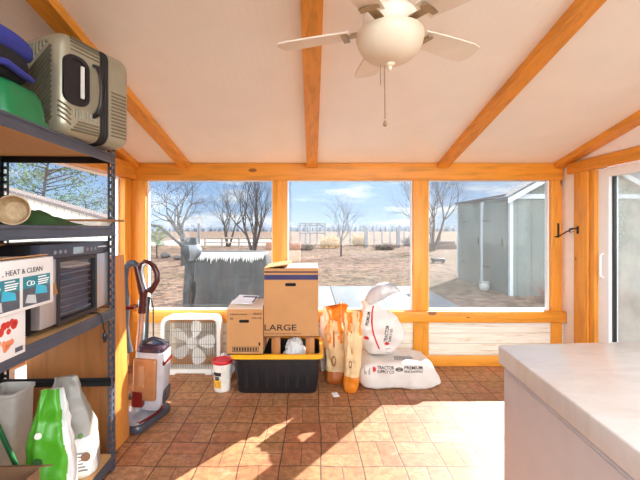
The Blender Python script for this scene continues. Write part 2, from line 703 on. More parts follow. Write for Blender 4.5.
# ------------------------------------------------------------------ ceiling fan
FX, FY, FZ = .338, 1.62, 2.215
t = thing('ceiling_fan', 'white five-blade ceiling fan with cream glass light bowl under the sloped ceiling', 'fan', (FX, FY, zc(FY) - .055))
FANW = mat('fan_white', (240, 228, 210), .4, var=.03)
m = MB()
m.lathe([(.012, 2.30), (.012, 2.36), (.06, 2.37), (.07, zc(FY) - .03), (.06, zc(FY) + .02)], (FX, FY, 0), 24)
m.build('downrod', FANW, t)
m = MB()
m.lathe([(.05, 2.195), (.10, 2.20), (.115, 2.225), (.115, 2.27), (.09, 2.30), (.03, 2.315)], (FX, FY, 0), 32)
m.build('motor_housing', FANW, t)
m = MB()
m.lathe([(.006, 2.066), (.03, 2.067), (.06, 2.073), (.095, 2.09), (.122, 2.115), (.138, 2.145), (.146, 2.175), (.143, 2.194), (.05, 2.196)], (FX, FY, 0), 40)
m.build('light_bowl', CREAM, t)
m = MB()
m.lathe([(.004, 2.035), (.011, 2.042), (.010, 2.052), (.02, 2.057), (.024, 2.067), (.01, 2.072)], (FX, FY, 0), 20)
m.build('finial', CREAM, t)
for a in (161, 94, 28, 236, 308):
    ar = R(a)
    M = Matrix.Translation((FX, FY, FZ)) @ Matrix.Rotation(ar, 4, 'Z')
    m = MB()
    m.X = M @ Matrix.Rotation(R(-11), 4, 'X')
    out = [(.17, -.052), (.30, -.062), (.46, -.068), (.505, -.06), (.52, -.03), (.52, .03), (.505, .06), (.46, .068), (.30, .062), (.17, .052)]
    m.prism(out, (0, 0, 0), (1, 0, 0), (0, 1, 0), (0, 0, .007))
    b = m.build('blade', FANW, t)
    m = MB()
    m.X = M
    m.box((.09, -.02, -.004), (.2, .02, .004), .003)
    m.box((.185, -.045, -.008), (.215, .045, .001), .003)
    m.build('blade_iron', mat('aged_brass', (170, 150, 120), .35, .8), b)
m = MB()
cx = P(384.5, 67, 1.60)
m.tube([cx, P(384.8, 90, 1.60), P(385, 119, 1.60)], .0022, 6)
m.lathe([(.001, -.016), (.007, -.012), (.0085, -.004), (.004, .008), (.002, .012)], P(385, 123, 1.60), 12)
m.tube([P(380.5, 64, 1.60), P(380.5, 85, 1.60)], .0018, 6)
m.build('pull_chain', mat('dull_brass_chain', (150, 120, 84), .4, .6), t)

# ------------------------------------------------------------------ steel shelf unit
PIV = (-1.10, 2.08)
SX0, SX1, SY0, SY1 = -1.73, -1.106, .86, 2.10
LEV = {'bottom': .09, 'low': .516, 'third': .906, 'mid': 1.364, 'top': 1.765}
t = thing('shelving_unit', 'tall grey slotted steel shelving unit with particleboard shelves along the left wall', 'shelf', ((SX0 + SX1) / 2, (SY0 + SY1) / 2, 0))
SHELF = t


def post(m, cx, cy, sx, sy, h):
    """slotted angle post: corner at (cx, cy), flanges run towards sx and sy"""
    W, T, pitch = .042, .003, .040
    for ax in (0, 1):
        d = (sx, sy)[ax]

        def bx(a0, a1, z0, z1):
            lo, hi = sorted((a0 * d, a1 * d))
            if ax == 0:
                ys = sorted((cy, cy + sy * T))
                m.box((cx + lo, ys[0], z0), (cx + hi, ys[1], z1))
            else:
                xs = sorted((cx, cx + sx * T))
                m.box((xs[0], cy + lo, z0), (xs[1], cy + hi, z1))
        bx(0, .014, 0, h)
        bx(.030, W, 0, h)
        z = 0
        while z < h:
            bx(.014, .030, z, min(z + .017, h))
            z += pitch


for cx, cy, sx, sy in ((SX1, SY1, -1, -1), (SX0, SY1, 1, -1), (SX1, SY0, -1, 1), (SX0, SY0, 1, 1)):
    m = MB()
    post(m, cx, cy, sx, sy, 1.80 if cy > 1 else 1.80)
    m.build('post', STEEL_GREY if sx < 0 else BLACKM, t)
PART = mat('particleboard', (206, 160, 104), .75, var=.12, nscale=60)
for nm, z in LEV.items():
    for ax in ('end', 'long'):
        for far in (0, 1):
            m = MB()
            if ax == 'end':
                y = SY1 - .006 if far else SY0 + .006
                s_ = -1 if far else 1
                ys = sorted((y, y + s_ * .003))
                m.box((SX0 + .003, ys[0], z - .05), (SX1 - .003, ys[1], z - .002))
                ys = sorted((y, y + s_ * .02))
                m.box((SX0 + .003, ys[0], z - .018), (SX1 - .003, ys[1], z - .016))
                m.build('end_beam', BLACKM, t)
            elif nm != 'low':
                x = SX1 - .001 if far else SX0 + .001
                s_ = -1 if far else 1
                xs = sorted((x, x + s_ * .003))
                m.box((xs[0], SY0, z - .055), (xs[1], SY1, z))
                xs = sorted((x, x + s_ * .02))
                m.box((xs[0], SY0, z - .019), (xs[1], SY1, z - .017))
                xs = sorted((x + (.004 if far else -.004), x))
                m.box((xs[0], SY0, z - .012), (xs[1], SY1, z - .001), .001)
                m.box((xs[0], SY0, z - .055), (xs[1], SY1, z - .046), .001)
                m.build('front_beam' if far else 'rear_beam', STEEL_GREY, t)
    if nm != 'low':
        m = MB()
        m.box((SX0 + .006, SY0 + .01, z - .0155), (SX1 - .006, SY1 - .012, z - .001))
        m.build('shelf_board', PART, t)
spin(t, PIV, 2)
on_shelf = []

# ------------------------------------------------------------------ suitcase on the top shelf
SH = mat('champagne_shell', (166, 160, 138), .32, .35, var=.06)
SHD = mat('champagne_rib_shade', (120, 114, 94), .32, .35, var=.06)  # darker copy of the shell colour, painting shade onto the ribs
ZT = LEV['top'] + .002
t = thing('suitcase', 'silver-beige hard-shell suitcase lying on its side on the top shelf', 'suitcase', (-1.085, 1.66, ZT))
L, T_, H = .54, .335, .465
u = Vector((cos(R(67)), sin(R(67)), 0))
v = Vector((-sin(R(67)), cos(R(67)), 0))
B = Vector((-1.117, 1.625, ZT))
SM = Matrix(((u.x * 1.15, v.x, 0, B.x), (u.y * 1.15, v.y, 0, B.y), (0, 0, 1, B.z), (0, 0, 0, 1)))


def shell(x0, x1, outer_at_lo):
    m = MB()
    m.X = SM
    pr = shift(rrect(L, H, .055, 7), L / 2, H / 2)
    nr = 7
    rr = .045
    rows = []
    for k in range(nr + 1):
        a = k / nr * pi / 2
        inset = rr * (1 - sin(a))
        dx = rr * (1 - cos(a))
        x = x0 + dx if outer_at_lo else x1 - dx
        rows.append((x, inset))
    rows.append((x1 if outer_at_lo else x0, 0))
    vs = []
    n = len(pr)
    for x, ins in rows:
        for (a, b) in pr:
            ca, cb = a - L / 2, b - H / 2
            vs.append((x, L / 2 + ca * (1 - 2 * ins / L), H / 2 + cb * (1 - 2 * ins / H)))
    fs = [(i * n + j, i * n + (j + 1) % n, (i + 1) * n + (j + 1) % n, (i + 1) * n + j) for i in range(len(rows) - 1) for j in range(n)]
    fs.append(tuple(range(n)))
    fs.append(tuple((len(rows) - 1) * n + j for j in range(n)))
    m.add(vs, fs)
    return m


m = shell(0, .172, True)
RB = .008
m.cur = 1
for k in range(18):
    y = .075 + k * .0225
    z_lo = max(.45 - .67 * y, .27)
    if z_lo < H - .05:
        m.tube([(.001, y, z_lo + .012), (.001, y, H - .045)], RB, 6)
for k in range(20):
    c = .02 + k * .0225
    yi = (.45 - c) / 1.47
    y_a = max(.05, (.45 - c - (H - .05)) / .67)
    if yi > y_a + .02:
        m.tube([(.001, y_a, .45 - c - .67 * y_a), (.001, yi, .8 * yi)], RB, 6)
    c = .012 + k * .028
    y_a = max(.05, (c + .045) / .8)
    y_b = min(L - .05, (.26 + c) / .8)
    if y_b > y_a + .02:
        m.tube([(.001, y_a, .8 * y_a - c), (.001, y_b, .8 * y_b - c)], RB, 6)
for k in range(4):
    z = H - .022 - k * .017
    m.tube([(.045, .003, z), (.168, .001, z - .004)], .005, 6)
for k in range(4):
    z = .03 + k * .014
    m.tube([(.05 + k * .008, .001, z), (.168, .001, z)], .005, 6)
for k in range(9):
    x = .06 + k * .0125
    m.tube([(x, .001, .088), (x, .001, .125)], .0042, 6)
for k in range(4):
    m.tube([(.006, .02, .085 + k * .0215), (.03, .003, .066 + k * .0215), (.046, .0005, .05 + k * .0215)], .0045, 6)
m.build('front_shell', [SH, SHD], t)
m = shell(.216, .335, False)
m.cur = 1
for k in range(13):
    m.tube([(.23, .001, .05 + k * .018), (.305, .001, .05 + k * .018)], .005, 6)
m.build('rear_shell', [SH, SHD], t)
m = MB()
m.X = SM
pr = shift(rrect(L - .008, H - .008, .052, 7), L / 2, H / 2)
m.prism(pr, (.170, 0, 0), (0, 1, 0), (0, 0, 1), (.048, 0, 0))
for q in (.175, .186, .199, .211):
    m.tube([(q, a, b) for a, b in shift(rrect(L - .004, H - .004, .053, 7), L / 2, H / 2)], .0036, 6, closed=True)
m.build('zipper', mat('black_zipper', (44, 38, 36), .6), t)
m = MB()
m.X = SM
zc0 = .255
m.ring(shift(rrect(.108, .225, .045, 6), .068, zc0), shift(rrect(.076, .19, .034, 6), .068, zc0), (0, -.007, 0), (1, 0, 0), (0, 0, 1), (0, .012, 0))
m.prism(shift(rrect(.078, .194, .034, 6), .068, zc0), (0, -.002, 0), (1, 0, 0), (0, 0, 1), (0, .004, 0))
rc = m.build('grip_recess', BLACKP, t)
m = MB()
m.X = SM
m.box((.082, -.011, zc0 - .075), (.099, -.003, zc0 + .075), .004)
m.build('grip_bar', mat('pale_grip', (222, 220, 214), .3), rc)
m = MB()
m.X = SM
m.tube([(.146, .004, .36), (.148, -.022, .35), (.152, -.034, .31), (.155, -.038, .24), (.153, -.034, .17), (.148, -.022, .13), (.146, .004, .115)], [.009, .01, .009, .008, .009, .012, .01], 10)
m.build('carry_handle', BLACKP, t)
on_shelf.append(t)

# ------------------------------------------------------------------ green tub, blue bag on the top shelf
t = thing('plastic_tub', 'upturned green plastic tub on the top shelf under the blue bag', 'tub', (-1.262, 1.475, ZT))
m = MB()
GREEN = mat('green_plastic', (20, 120, 70), .35, var=.08)


def rr_loft(rows, c, p=.35, n=40):
    m = MB()
    vs = []
    for (a, b, z) in rows:
        for j in range(n):
            x, y = se(2 * pi * j / n, p)
            vs.append((c[0] + a * x, c[1] + b * y, z))
    k = len(rows)
    fs = [(i * n + j, i * n + (j + 1) % n, (i + 1) * n + (j + 1) % n, (i + 1) * n + j) for i in range(k - 1) for j in range(n)]
    fs.append(tuple(range(n - 1, -1, -1)))
    fs.append(tuple((k - 1) * n + j for j in range(n)))
    return m.add(vs, fs)


m = rr_loft([(.135, .13, ZT), (.138, .133, ZT + .004), (.137, .132, ZT + .022), (.128, .123, ZT + .025), (.122, .118, ZT + .08), (.113, .11, ZT + .12), (.098, .095, ZT + .145), (.07, .07, ZT + .158), (.02, .02, ZT + .16)], (-1.262, 1.475))
m.build('tub_shell', GREEN, t)
for k in range(4):
    m = MB()
    m.box((-1.327 + k * .04, 1.351, ZT + .06), (-1.319 + k * .04, 1.375, ZT + .11), .002)
    m.build('rib', GREEN, t)
on_shelf.append(t)
t = thing('duffel_bag', 'blue and black padded bag on the top shelf above the green tub', 'bag', (-1.345, 1.45, ZT + .162))
BLUEF = mat('royal_blue_fabric', (48, 58, 150), .7, bscale=120, bs=.1)
BLKF = mat('black_fabric', (30, 28, 34), .8, bscale=120, bs=.1)
zb = ZT + .163


def puff(c, a, b, h, z0, p=.55, nv=14, wr=.006, sd=0):
    m = MB()

    def fn(uu, vv):
        ph = (vv - .5) * pi
        k = max(.0, cos(ph)) ** .35
        x, y = se(2 * pi * uu, p)
        q = Vector((c[0] + a * x * k, c[1] + b * y * k, z0 + h * (.5 + .5 * math.copysign(abs(sin(ph)) ** .8, sin(ph)))))
        return q + Vector((x, y, 0)) * nz(q.x * 14 + sd, q.y * 14, q.z * 14) * wr
    m.grid(fn, 32, nv, close=True, caps=True)
    return m


puff((-1.345, 1.45), .165, .15, .15, zb).build('bag_body', BLKF, t)
puff((-1.340, 1.45), .172, .158, .10, zb + .10, sd=4).build('top_flap', BLUEF, t)
m = MB()
m.tube([(-1.185, 1.32, zb + .03), (-1.170, 1.40, zb + .045), (-1.167, 1.48, zb + .03), (-1.19, 1.56, zb + .04)], .014, 8)
m.tube([(-1.185, 1.32, zb + .03), (-1.245, 1.292, zb + .05), (-1.345, 1.288, zb + .07)], .014, 8)
m.build('strap', BLUEF, t)
m = MB()
m.box((-1.255, 1.289, zb + .03), (-1.195, 1.305, zb + .055), .005)
m.build('buckle', BLACKP, t)
on_shelf.append(t)

# ------------------------------------------------------------------ things on the middle shelf
ZM = LEV['mid'] + .001
t = thing('straw_bowl', 'round tan woven bowl lying on its side on the middle shelf', 'bowl', (-1.36, 1.65, ZM))
m = MB()
Mr = Matrix.Rotation(R(104), 4, 'X') @ Matrix.Rotation(0, 4, 'Z')
m.lathe([(.02, -.05), (.045, -.045), (.058, -.02), (.064, .02), (.066, .024), (.061, .024), (.054, -.016), (.04, -.038), (.015, -.042)], (-1.335, 1.66, ZM + .067), 32, Matrix.Rotation(R(25), 4, 'Z') @ Matrix.Rotation(R(90), 4, 'X'))
m.build('bowl_body', mat('woven_straw', (196, 172, 136), .8, var=.2, nscale=40, bscale=90, bs=.5), t)
on_shelf.append(t)
m = MB()


def cloth(uu, vv):
    x = -1.50 + uu * .34
    y = 1.77 + vv * .16
    h = .06 * math.exp(-((uu - .35) / .3) ** 2) + .016 * nz(uu * 5, vv * 5, 1) + .012
    e = min(uu, 1 - uu, vv, 1 - vv)
    return Vector((x + .012 * nz(vv * 4, 3), y, ZM + max(.002, h * min(1, e * 6))))


m.grid(cloth, 24, 14)
m.grid(lambda a, b: cloth(a, b) * 1 - Vector((0, 0, .0)) if False else Vector((*cloth(a, b).xy, ZM + .0005)), 24, 14)
o = m.build('cloth', mat('dark_green_cloth', (52, 84, 44), .85, bscale=60), at=(-1.33, 1.85, ZM))
tag(o, 'crumpled dark green cloth behind the tan bowl on the middle shelf', 'cloth')
on_shelf.append(o)
m = MB()
m.tube([(-1.43, 1.98, ZM + .03), (-1.2, 2.02, ZM + .03), (-1.035, 2.05, ZM + .028)], .006, 8)
o = m.build('wooden_stick', mat('brown_stick', (150, 104, 66), .6), at=(-1.2, 2.02, ZM))
tag(o, 'thin brown stick lying across the middle shelf end', 'stick')
on_shelf.append(o)
m = MB()
m.box((-1.50, 1.955, ZM), (-1.12, 2.075, ZM + .023), .002)
o = m.build('flat_carton', mat('pale_carton', (222, 216, 204), .7), at=(-1.31, 2.01, ZM))
tag(o, 'pale flat carton under the brown stick on the middle shelf', 'carton')
on_shelf.append(o)

# ------------------------------------------------------------------ food dehydrator on the third shelf
Z3 = LEV['third'] + .001
dx, dy0, dy1, dz1 = -1.124, 1.512, 2.05, Z3 + .375
STAIN = mat('brushed_steel', (196, 200, 208), .35, .75, var=.05, nscale=30, stretch=(1, 1, .05))
t = thing('food_dehydrator', 'black and steel food dehydrator with glass door on the third shelf', 'dehydrator', ((dx - .2), (dy0 + dy1) / 2, Z3))
m = MB()
m.box((dx - .38, dy0, Z3 + .012), (dx - .035, dy1, dz1), .006)
for yy in (dy0 + .04, dy1 - .04):
    for xx in (dx - .36, dx - .08):
        m.lathe([(.014, Z3), (.016, Z3 + .013)], (xx, yy, 0), 12)
m.build('cabinet_body', BLACKP, t)
m = MB()
m.box((dx - .036, dy0 - .002, dz1 - .062), (dx + .004, dy1 + .002, dz1 + .001), .004)
cp = m.build('control_panel', mat('dark_panel', (58, 62, 76), .3), t)
m = MB()
ym = (dy0 + dy1) / 2
m.box((dx + .003, ym - .05, dz1 - .05), (dx + .006, ym + .03, dz1 - .018), .001)
m.build('display', mat('grey_display', (150, 172, 184), .2), cp)
for k in range(6):
    yy = ym + (-.18 + k * .035 if k < 3 else .065 + (k - 3) * .035)
    m = MB()
    m.lathe([(.009, 0), (.009, .003), (.006, .004)], (dx + .003, yy, dz1 - .034), 14, Matrix.Rotation(R(90), 4, 'Y'))
    m.build('button', mat('grey_button', (130, 134, 144), .4), cp)
m = MB()
for k in range(8):
    m.box((dx + .0035, dy1 - .105 + k * .011, dz1 - .03), (dx + .0045, dy1 - .097 + k * .011, dz1 - .023))
m.build('printed_marks', mat('pale_print', (210, 212, 218), .5), cp)
GY0, GY1 = dy0 + .104, dy1 - .118
for ya, yb in ((dy0, GY0), (GY1, dy1)):
    m = MB()
    m.box((dx - .036, ya, Z3 + .03), (dx + .002, yb, dz1 - .063), .003)
    m.build('side_panel', STAIN, t)
m = MB()
m.ring([(GY0, Z3 + .02), (GY1, Z3 + .02), (GY1, dz1 - .063), (GY0, dz1 - .063)],
       [(GY0 + .018, Z3 + .04), (GY1 - .018, Z3 + .04), (GY1 - .018, dz1 - .08), (GY0 + .018, dz1 - .08)], (dx - .03, 0, 0), (0, 1, 0), (0, 0, 1), (.036, 0, 0))
dr = m.build('door', BLACKP, t)
m = MB()
m.box((dx - .01, GY0 + .015, Z3 + .036), (dx - .006, GY1 - .015, dz1 - .076))
m.build('door_glass', glass_mat('smoked_glass', (.75, .78, .84), 1.5), dr)
m = MB()
m.box((dx - .034, GY0 + .012, Z3 + .033), (dx - .031, GY1 - .012, dz1 - .072))
m.build('door_back', mat('grey_cavity', (112, 118, 130), .6), dr)
for k in range(8):
    z = Z3 + .055 + k * .03
    m = MB()
    m.box((dx - .028, GY0 + .02, z), (dx - .014, GY1 - .02, z + .005), .001)
    m.build('tray', mat('bright_wire', (206, 210, 216), .3, .6), t)
m = MB()
m.tube([(dx - .1, dy1 - .12, Z3 + .006), (dx + .01, dy1 - .12, Z3 + .006), (dx + .03, dy1 - .115, Z3 - .005), (dx + .034, dy1 - .11, Z3 - .07), (dx + .036, dy1 - .10, Z3 - .10)], .0045, 8)
pc = m.build('power_cord', BLACKP, t)
m = MB()
pp = Vector((dx + .036, dy1 - .10, Z3 - .10))
m.lathe([(.006, 0), (.011, -.008), (.013, -.03), (.009, -.036)], pp, 12)
m.box(pp + Vector((-.003, -.009, -.052)), pp + Vector((.003, -.007, -.034)))
m.box(pp + Vector((-.003, .007, -.052)), pp + Vector((.003, .009, -.034)))
m.build('plug', BLACKP, pc)
on_shelf.append(t)

# ------------------------------------------------------------------ product cartons on the third shelf
BOXW = mat('white_print_carton', (232, 230, 228), .5, var=.03)
TEAL = mat('teal_print', (44, 128, 142), .55, var=.04)
SLATE = mat('slate_print', (84, 88, 98), .55, var=.15, nscale=25)
t = thing('fruit_carton', 'white carton printed with fruit, under the teal-printed carton on the third shelf', 'box', (-1.25, 1.13, Z3))
m = MB()
fx = -1.06
m.box((fx - .34, .92, Z3), (fx, 1.345, Z3 + .152), .002)
m.build('carton_body', BOXW, t)
m = MB()
rnd = random.Random(3)
for k in range(26):
    y, z = 1.17 + rnd.random() * .13, Z3 + .03 + rnd.random() * .095
    if abs(z - Z3 - .078) < .012:
        continue
    m.cur = 0 if z > Z3 + .078 else 1
    rr = .010 + .006 * rnd.random()
    m.lathe([(rr, 0), (rr * .9, .001), (rr * .5, .0015)], (fx + .0002, y, z), 12, Matrix.Rotation(R(90), 4, 'Y'))
m.build('fruit_picture', [mat('berry_red', (196, 48, 40), .5), mat('orange_fruit', (222, 130, 90), .5)], t)
m = MB()
m.box((fx, 1.295, Z3 + .012), (fx + .0012, 1.33, Z3 + .028))
m.build('printed_code', SLATE, t)
on_shelf.append(t)
z0, z1 = Z3 + .154, Z3 + .334
t = thing('appliance_carton', 'white and teal printed appliance carton with brown open flaps on the third shelf', 'box', (-1.22, 1.25, z0))
fx = -1.045
ya, yb = 1.0, 1.475
m = MB()
m.box((fx - .36, ya, z0), (fx - .0005, yb, z1), .002)
m.build('carton_body', BOXW, t)
text(', HEAT & CLEAN', t, (fx, yb - .255, z1 - .052), (0, 1, 0), (0, 0, 1), .19, .021, mat('dark_print', (60, 56, 58), .6))
for k in range(3):
    y1_ = yb - .022 - k * .158
    y0_ = y1_ - .142
    m = MB()
    m.box((fx, y0_, z0 + .075), (fx + .001, y1_, z1 - .062))
    pn = m.build('teal_panel', TEAL, t)
    m = MB()
    m.box((fx, y0_, z0 + .012), (fx + .0012, y1_, z0 + .0755))
    m.cur = 1
    c0 = Vector((fx + .0014, y0_ + .05, z0 + .05))
    m.prism([(.03, .0), (.095, -.006), (.09, .02), (.035, .034)], c0 - Vector((0, .02, .0)), (0, 1, 0), (0, 0, 1), (.0008, 0, 0))
    m.cur = 2
    m.prism([(-.005, -.01), (.05, -.02), (.045, .012), (.005, .018)], c0 - Vector((0, .035, .015)), (0, 1, 0), (0, 0, 1), (.0012, 0, 0))
    m.build('product_picture', [SLATE, mat('bright_teal_print', (60, 176, 206), .5), mat('pale_grey_print', (190, 194, 196), .5)], t)
    m = MB()
    for j, (w_, zz) in enumerate(((.045, .030), (.06, .020), (.055, .012), (.05, .004))):
        m.box((fx + .001, y0_ + .075, z0 + .078 + zz), (fx + .0018, y0_ + .075 + w_, z0 + .0825 + zz))
    m.tube([(fx + .0015, y0_ + .03 + .012 * cos(a * .6), z0 + .093 + .009 * sin(a * .6)) for a in range(11)], .0014, 5, closed=True)
    m.tube([(fx + .0015, y0_ + .047 + .009 * cos(a * .6), z0 + .092 + .007 * sin(a * .6)) for a in range(11)], .0014, 5, closed=True)
    m.build('print_lines', mat('white_print', (236, 240, 240), .5), pn)
for (lo, hi, ang) in (((fx - .36, ya, z1), (fx - .18, yb, z1 + .004), 0), ((fx - .19, ya, z1), (fx, yb, z1 + .004), 1)):
    m = MB()
    if ang:
        M = Matrix.Translation((fx - .02, 0, z1 + .006)) @ Matrix.Rotation(R(-9), 4, 'Y') @ Matrix.Translation((-fx, 0, -z1))
        m.box(lo, hi, 0, M=M)
    else:
        M = Matrix.Translation((fx - .36, 0, z1)) @ Matrix.Rotation(R(-14), 4, 'Y') @ Matrix.Translation((-fx + .36, 0, -z1 + .002))
        m.box(lo, hi, 0, M=M)
    m.build('flap', CARD, t)
m = MB()
m.prism([(0, 0), (.03, .008), (.02, .05), (-.004, .06)], (fx - .02, yb + .001, z0 + .02), (.7, .7, 0), (0, 0, 1), (.002, .002, 0))
m.build('corner_flap', CARD, t)
on_shelf.append(t)


# ------------------------------------------------------------------ things on the bottom shelf
def bag_stand(c, z0, h, w, d, rot, mats_fn, crum=.012, lean=(0, 0), seed=0, nu=40, nv=36, top=.22, flare=1.0, sag=0.0, top_h=0.0, p=.6, wav=0.0, neck=0.0):
    m = MB()
    ca, sa = cos(R(rot)), sin(R(rot))

    def fn(uu, vv):
        tp = max(0, (vv - (1 - top)) / top)
        bt = max(0, 1 - vv / .07)
        a = w / 2 * (1 - .22 * bt ** 2) * (1 + (flare - 1) * tp) * (1 - neck * math.exp(-((vv - .83) / .09) ** 2))
        b = d / 2 * (1 - .25 * bt ** 2) * (1 - tp ** 1.3) + .006 * tp
        bulge = 1 + .10 * sin(pi * min(1, vv / (1 - top)))
        x, y = se(2 * pi * uu, p)
        x *= a * (1 + .04 * sin(pi * vv))
        y *= b * bulge
        y += wav * tp * sin(x / w * 11 + seed)
        z = z0 + h * vv + top_h * tp * nz(x * 9 + seed, seed)
        n_ = nz(x * 11 + seed * 3, y * 11 + (1 if y > 0 else -1), z * 11) + .6 * nz(x * 26 + seed, y * 26, z * 22)
        k = crum * min(1, vv * 6) * (1 + 1.2 * tp)
        a_ = nz(uu * 14, vv * 2.2 + seed, seed) * crum * 1.1 * min(1, vv * 3)
        x += cos(2 * pi * uu) * a_
        y += sin(2 * pi * uu) * a_
        nx, ny = cos(2 * pi * uu), sin(2 * pi * uu)
        x += nx * n_ * k * .5
        y += ny * n_ * k
        x2 = x * ca - y * sa
        y2 = x * sa + y * ca
        return Vector((c[0] + x2 + lean[0] * vv, c[1] + y2 + lean[1] * vv, z))
    m.grid(fn, nu, nv, close=True, mats=mats_fn, caps=True)
    return m


ZB = LEV['bottom'] + .001
BAGG = mat('green_bag_film', (76, 158, 36), .35, var=.06)
BAGW = mat('white_bag_film', (216, 218, 216), .38, var=.05)
BAGS = mat('silver_grey_bag', (150, 148, 140), .4, var=.08)
BROWNP = mat('brown_print', (110, 74, 52), .6, var=.25, nscale=30)
t = thing('feed_bag', 'green and white pouch bag standing on the bottom shelf at its open front', 'bag', (-1.205, 1.62, ZB))
m = bag_stand((-1.195, 1.70), ZB, .53, .18, .13, 24, lambda a, b: 0 if (a > .42 and a < .84 + .05 * nz(b * 4, 2)) else 1, .012, (.0, .0), 2, nu=96, nv=60, top=.6, flare=.5)
m.build('bag_body', [BAGG, BAGW], t)
m = MB()
nrm = Vector((sin(R(24)), -cos(R(24)), 0))
tang = Vector((cos(R(24)), sin(R(24)), 0))
base = Vector((-1.195, 1.70, 0)) + nrm * .074
for mt_, q, zz, r_ in ((mat('dark_green_print', (40, 92, 40), .5), -.045, .24, .022), (mat('pale_mark', (226, 232, 214), .5), -.04, .36, .014), (mat('tan_print', (196, 150, 96), .5), -.04, .15, .02)):
    m = MB()
    c = base + tang * q + Vector((0, 0, ZB + zz))
    m.lathe([(r_, 0), (r_, .004), (r_ * .8, .0045)], c - nrm * .004, 16, Matrix.Rotation(R(24), 4, 'Z') @ Matrix.Rotation(R(90), 4, 'X'))
    m.build('printed_picture', mt_, t)
on_shelf.append(t)
t = thing('feed_bag', 'silver-grey printed bag leaning beside the green pouch on the bottom shelf', 'bag', (-1.24, 1.87, ZB))
m = bag_stand((-1.225, 1.92), ZB, .50, .23, .14, 14, lambda a, b: 1 if b < .42 and .48 < a < .98 else 0, .01, (-.05, 0), 5, top=.5, flare=.42)
m.build('bag_body', [BAGS, BAGW], t)
m = MB()
nrm = Vector((sin(R(14)), -cos(R(14)), 0))
tang = Vector((cos(R(14)), sin(R(14)), 0))
base = Vector((-1.225, 1.92, 0)) + nrm * .078
XF = Matrix.Rotation(R(14), 4, 'Z') @ Matrix.Rotation(R(90), 4, 'X')
LGP = mat('leaf_green_print', (96, 136, 70), .5)
for mt_, q, zz, r_ in ((BROWNP, -.03, .31, .042), (LGP, .02, .22, .012), (LGP, .055, .225, .012), (LGP, .01, .19, .010), (BROWNP, .075, .12, .022)):
    m = MB()
    c = base + tang * (q - .03 * zz) + Vector((0, 0, ZB + zz))
    m.lathe([(r_, 0), (r_, .004), (r_ * .7, .005)], c - nrm * .003, 18, XF)
    m.build('printed_picture', mt_, t)
m = MB()
for k in range(6):
    c = base + tang * (-.01) + Vector((0, 0, ZB + .05 + k * .017))
    m.box((0, 0, 0), (.09 - .01 * (k % 3), .003, .006), M=Matrix.Translation(c) @ Matrix.Rotation(R(14), 4, 'Z'))
m.build('print_lines', mat('grey_print', (120, 120, 118), .5), t)
on_shelf.append(t)
t = thing('storage_bin', 'white plastic bin standing upright at the back of the bottom shelf', 'bin', (-1.56, 1.97, ZB))
rr_loft([(.075, .07, ZB), (.08, .075, ZB + .01), (.09, .082, ZB + .40), (.095, .088, ZB + .405), (.095, .088, ZB + .42), (.085, .08, ZB + .421), (.08, .072, ZB + .05)], (-1.60, 1.975), .3).build('bin_body', mat('off_white_bin', (196, 192, 184), .5), t)
on_shelf.append(t)
t = thing('open_carton', 'open brown carton in the lower left corner of the bottom shelf', 'box', (-1.3, 1.2, ZB))
lo, hi = (-1.60, 1.0), (-1.075, 1.44)
m = MB()
cc = ((lo[0] + hi[0]) / 2, (lo[1] + hi[1]) / 2)
o_ = [(lo[0], lo[1]), (hi[0], lo[1]), (hi[0], hi[1]), (lo[0], hi[1])]
i_ = [(lo[0] + .005, lo[1] + .005), (hi[0] - .005, lo[1] + .005), (hi[0] - .005, hi[1] - .005), (lo[0] + .005, hi[1] - .005)]
m.ring(o_, i_, (0, 0, ZB), (1, 0, 0), (0, 1, 0), (0, 0, .335))
m.box((lo[0], lo[1], ZB), (hi[0], hi[1], ZB + .006))
m.build('carton_body', mat('dark_cardboard', (122, 88, 62), .85), t)
m = MB()
M = Matrix.Translation((0, hi[1], ZB + .335)) @ Matrix.Rotation(R(-28), 4, 'X')
m.box((lo[0] + .005, 0, 0), (hi[0] - .005, .10, .004), M=M)
m.build('flap', mat('dark_cardboard', (122, 88, 62), .85), t)
on_shelf.append(t)
m = MB()
m.tube([(-1.655, 1.80, .72), (-1.42, 1.84, ZB + .012)], .011, 8)
o = m.build('garden_stake', mat('green_coated_stake', (36, 112, 66), .4), at=(-1.42, 1.84, ZB))
tag(o, 'green coated garden stake leaning on the bottom shelf beside the white bin', 'stake')
on_shelf.append(o)
for o in on_shelf:
    spin(o, PIV, 2)

# ------------------------------------------------------------------ wood panel case behind the shelf
PANEL = wood('varnished_panel', (150, 96, 50), 2, knots=False)
t = thing('panel_case', 'upright brown wooden panel case standing past the steel shelf', 'cabinet', (-1.68, 2.3, 0))
m = MB()
m.box((-1.68, 2.215, .0), (-1.172, 2.235, 1.175), .002)
m.build('front_panel', PANEL, t)
m = MB()
m.box((-1.194, 2.236, .0), (-1.172, 2.40, 1.165), .003)
m.build('side_panel', wood('lit_panel_edge', (206, 134, 60), 2, knots=False), t)  # same wood in a brighter tone, its lit side painted into the colour
m = MB()
m.box((-1.68, 2.236, .0), (-1.66, 2.40, 1.165), .003)
m.build('side_panel', PANEL, t)
m = MB()
m.box((-1.66, 2.38, .01), (-1.195, 2.395, 1.16))
m.build('back_panel', PANEL, t)

t.rotation_euler.y = R(-1.8)

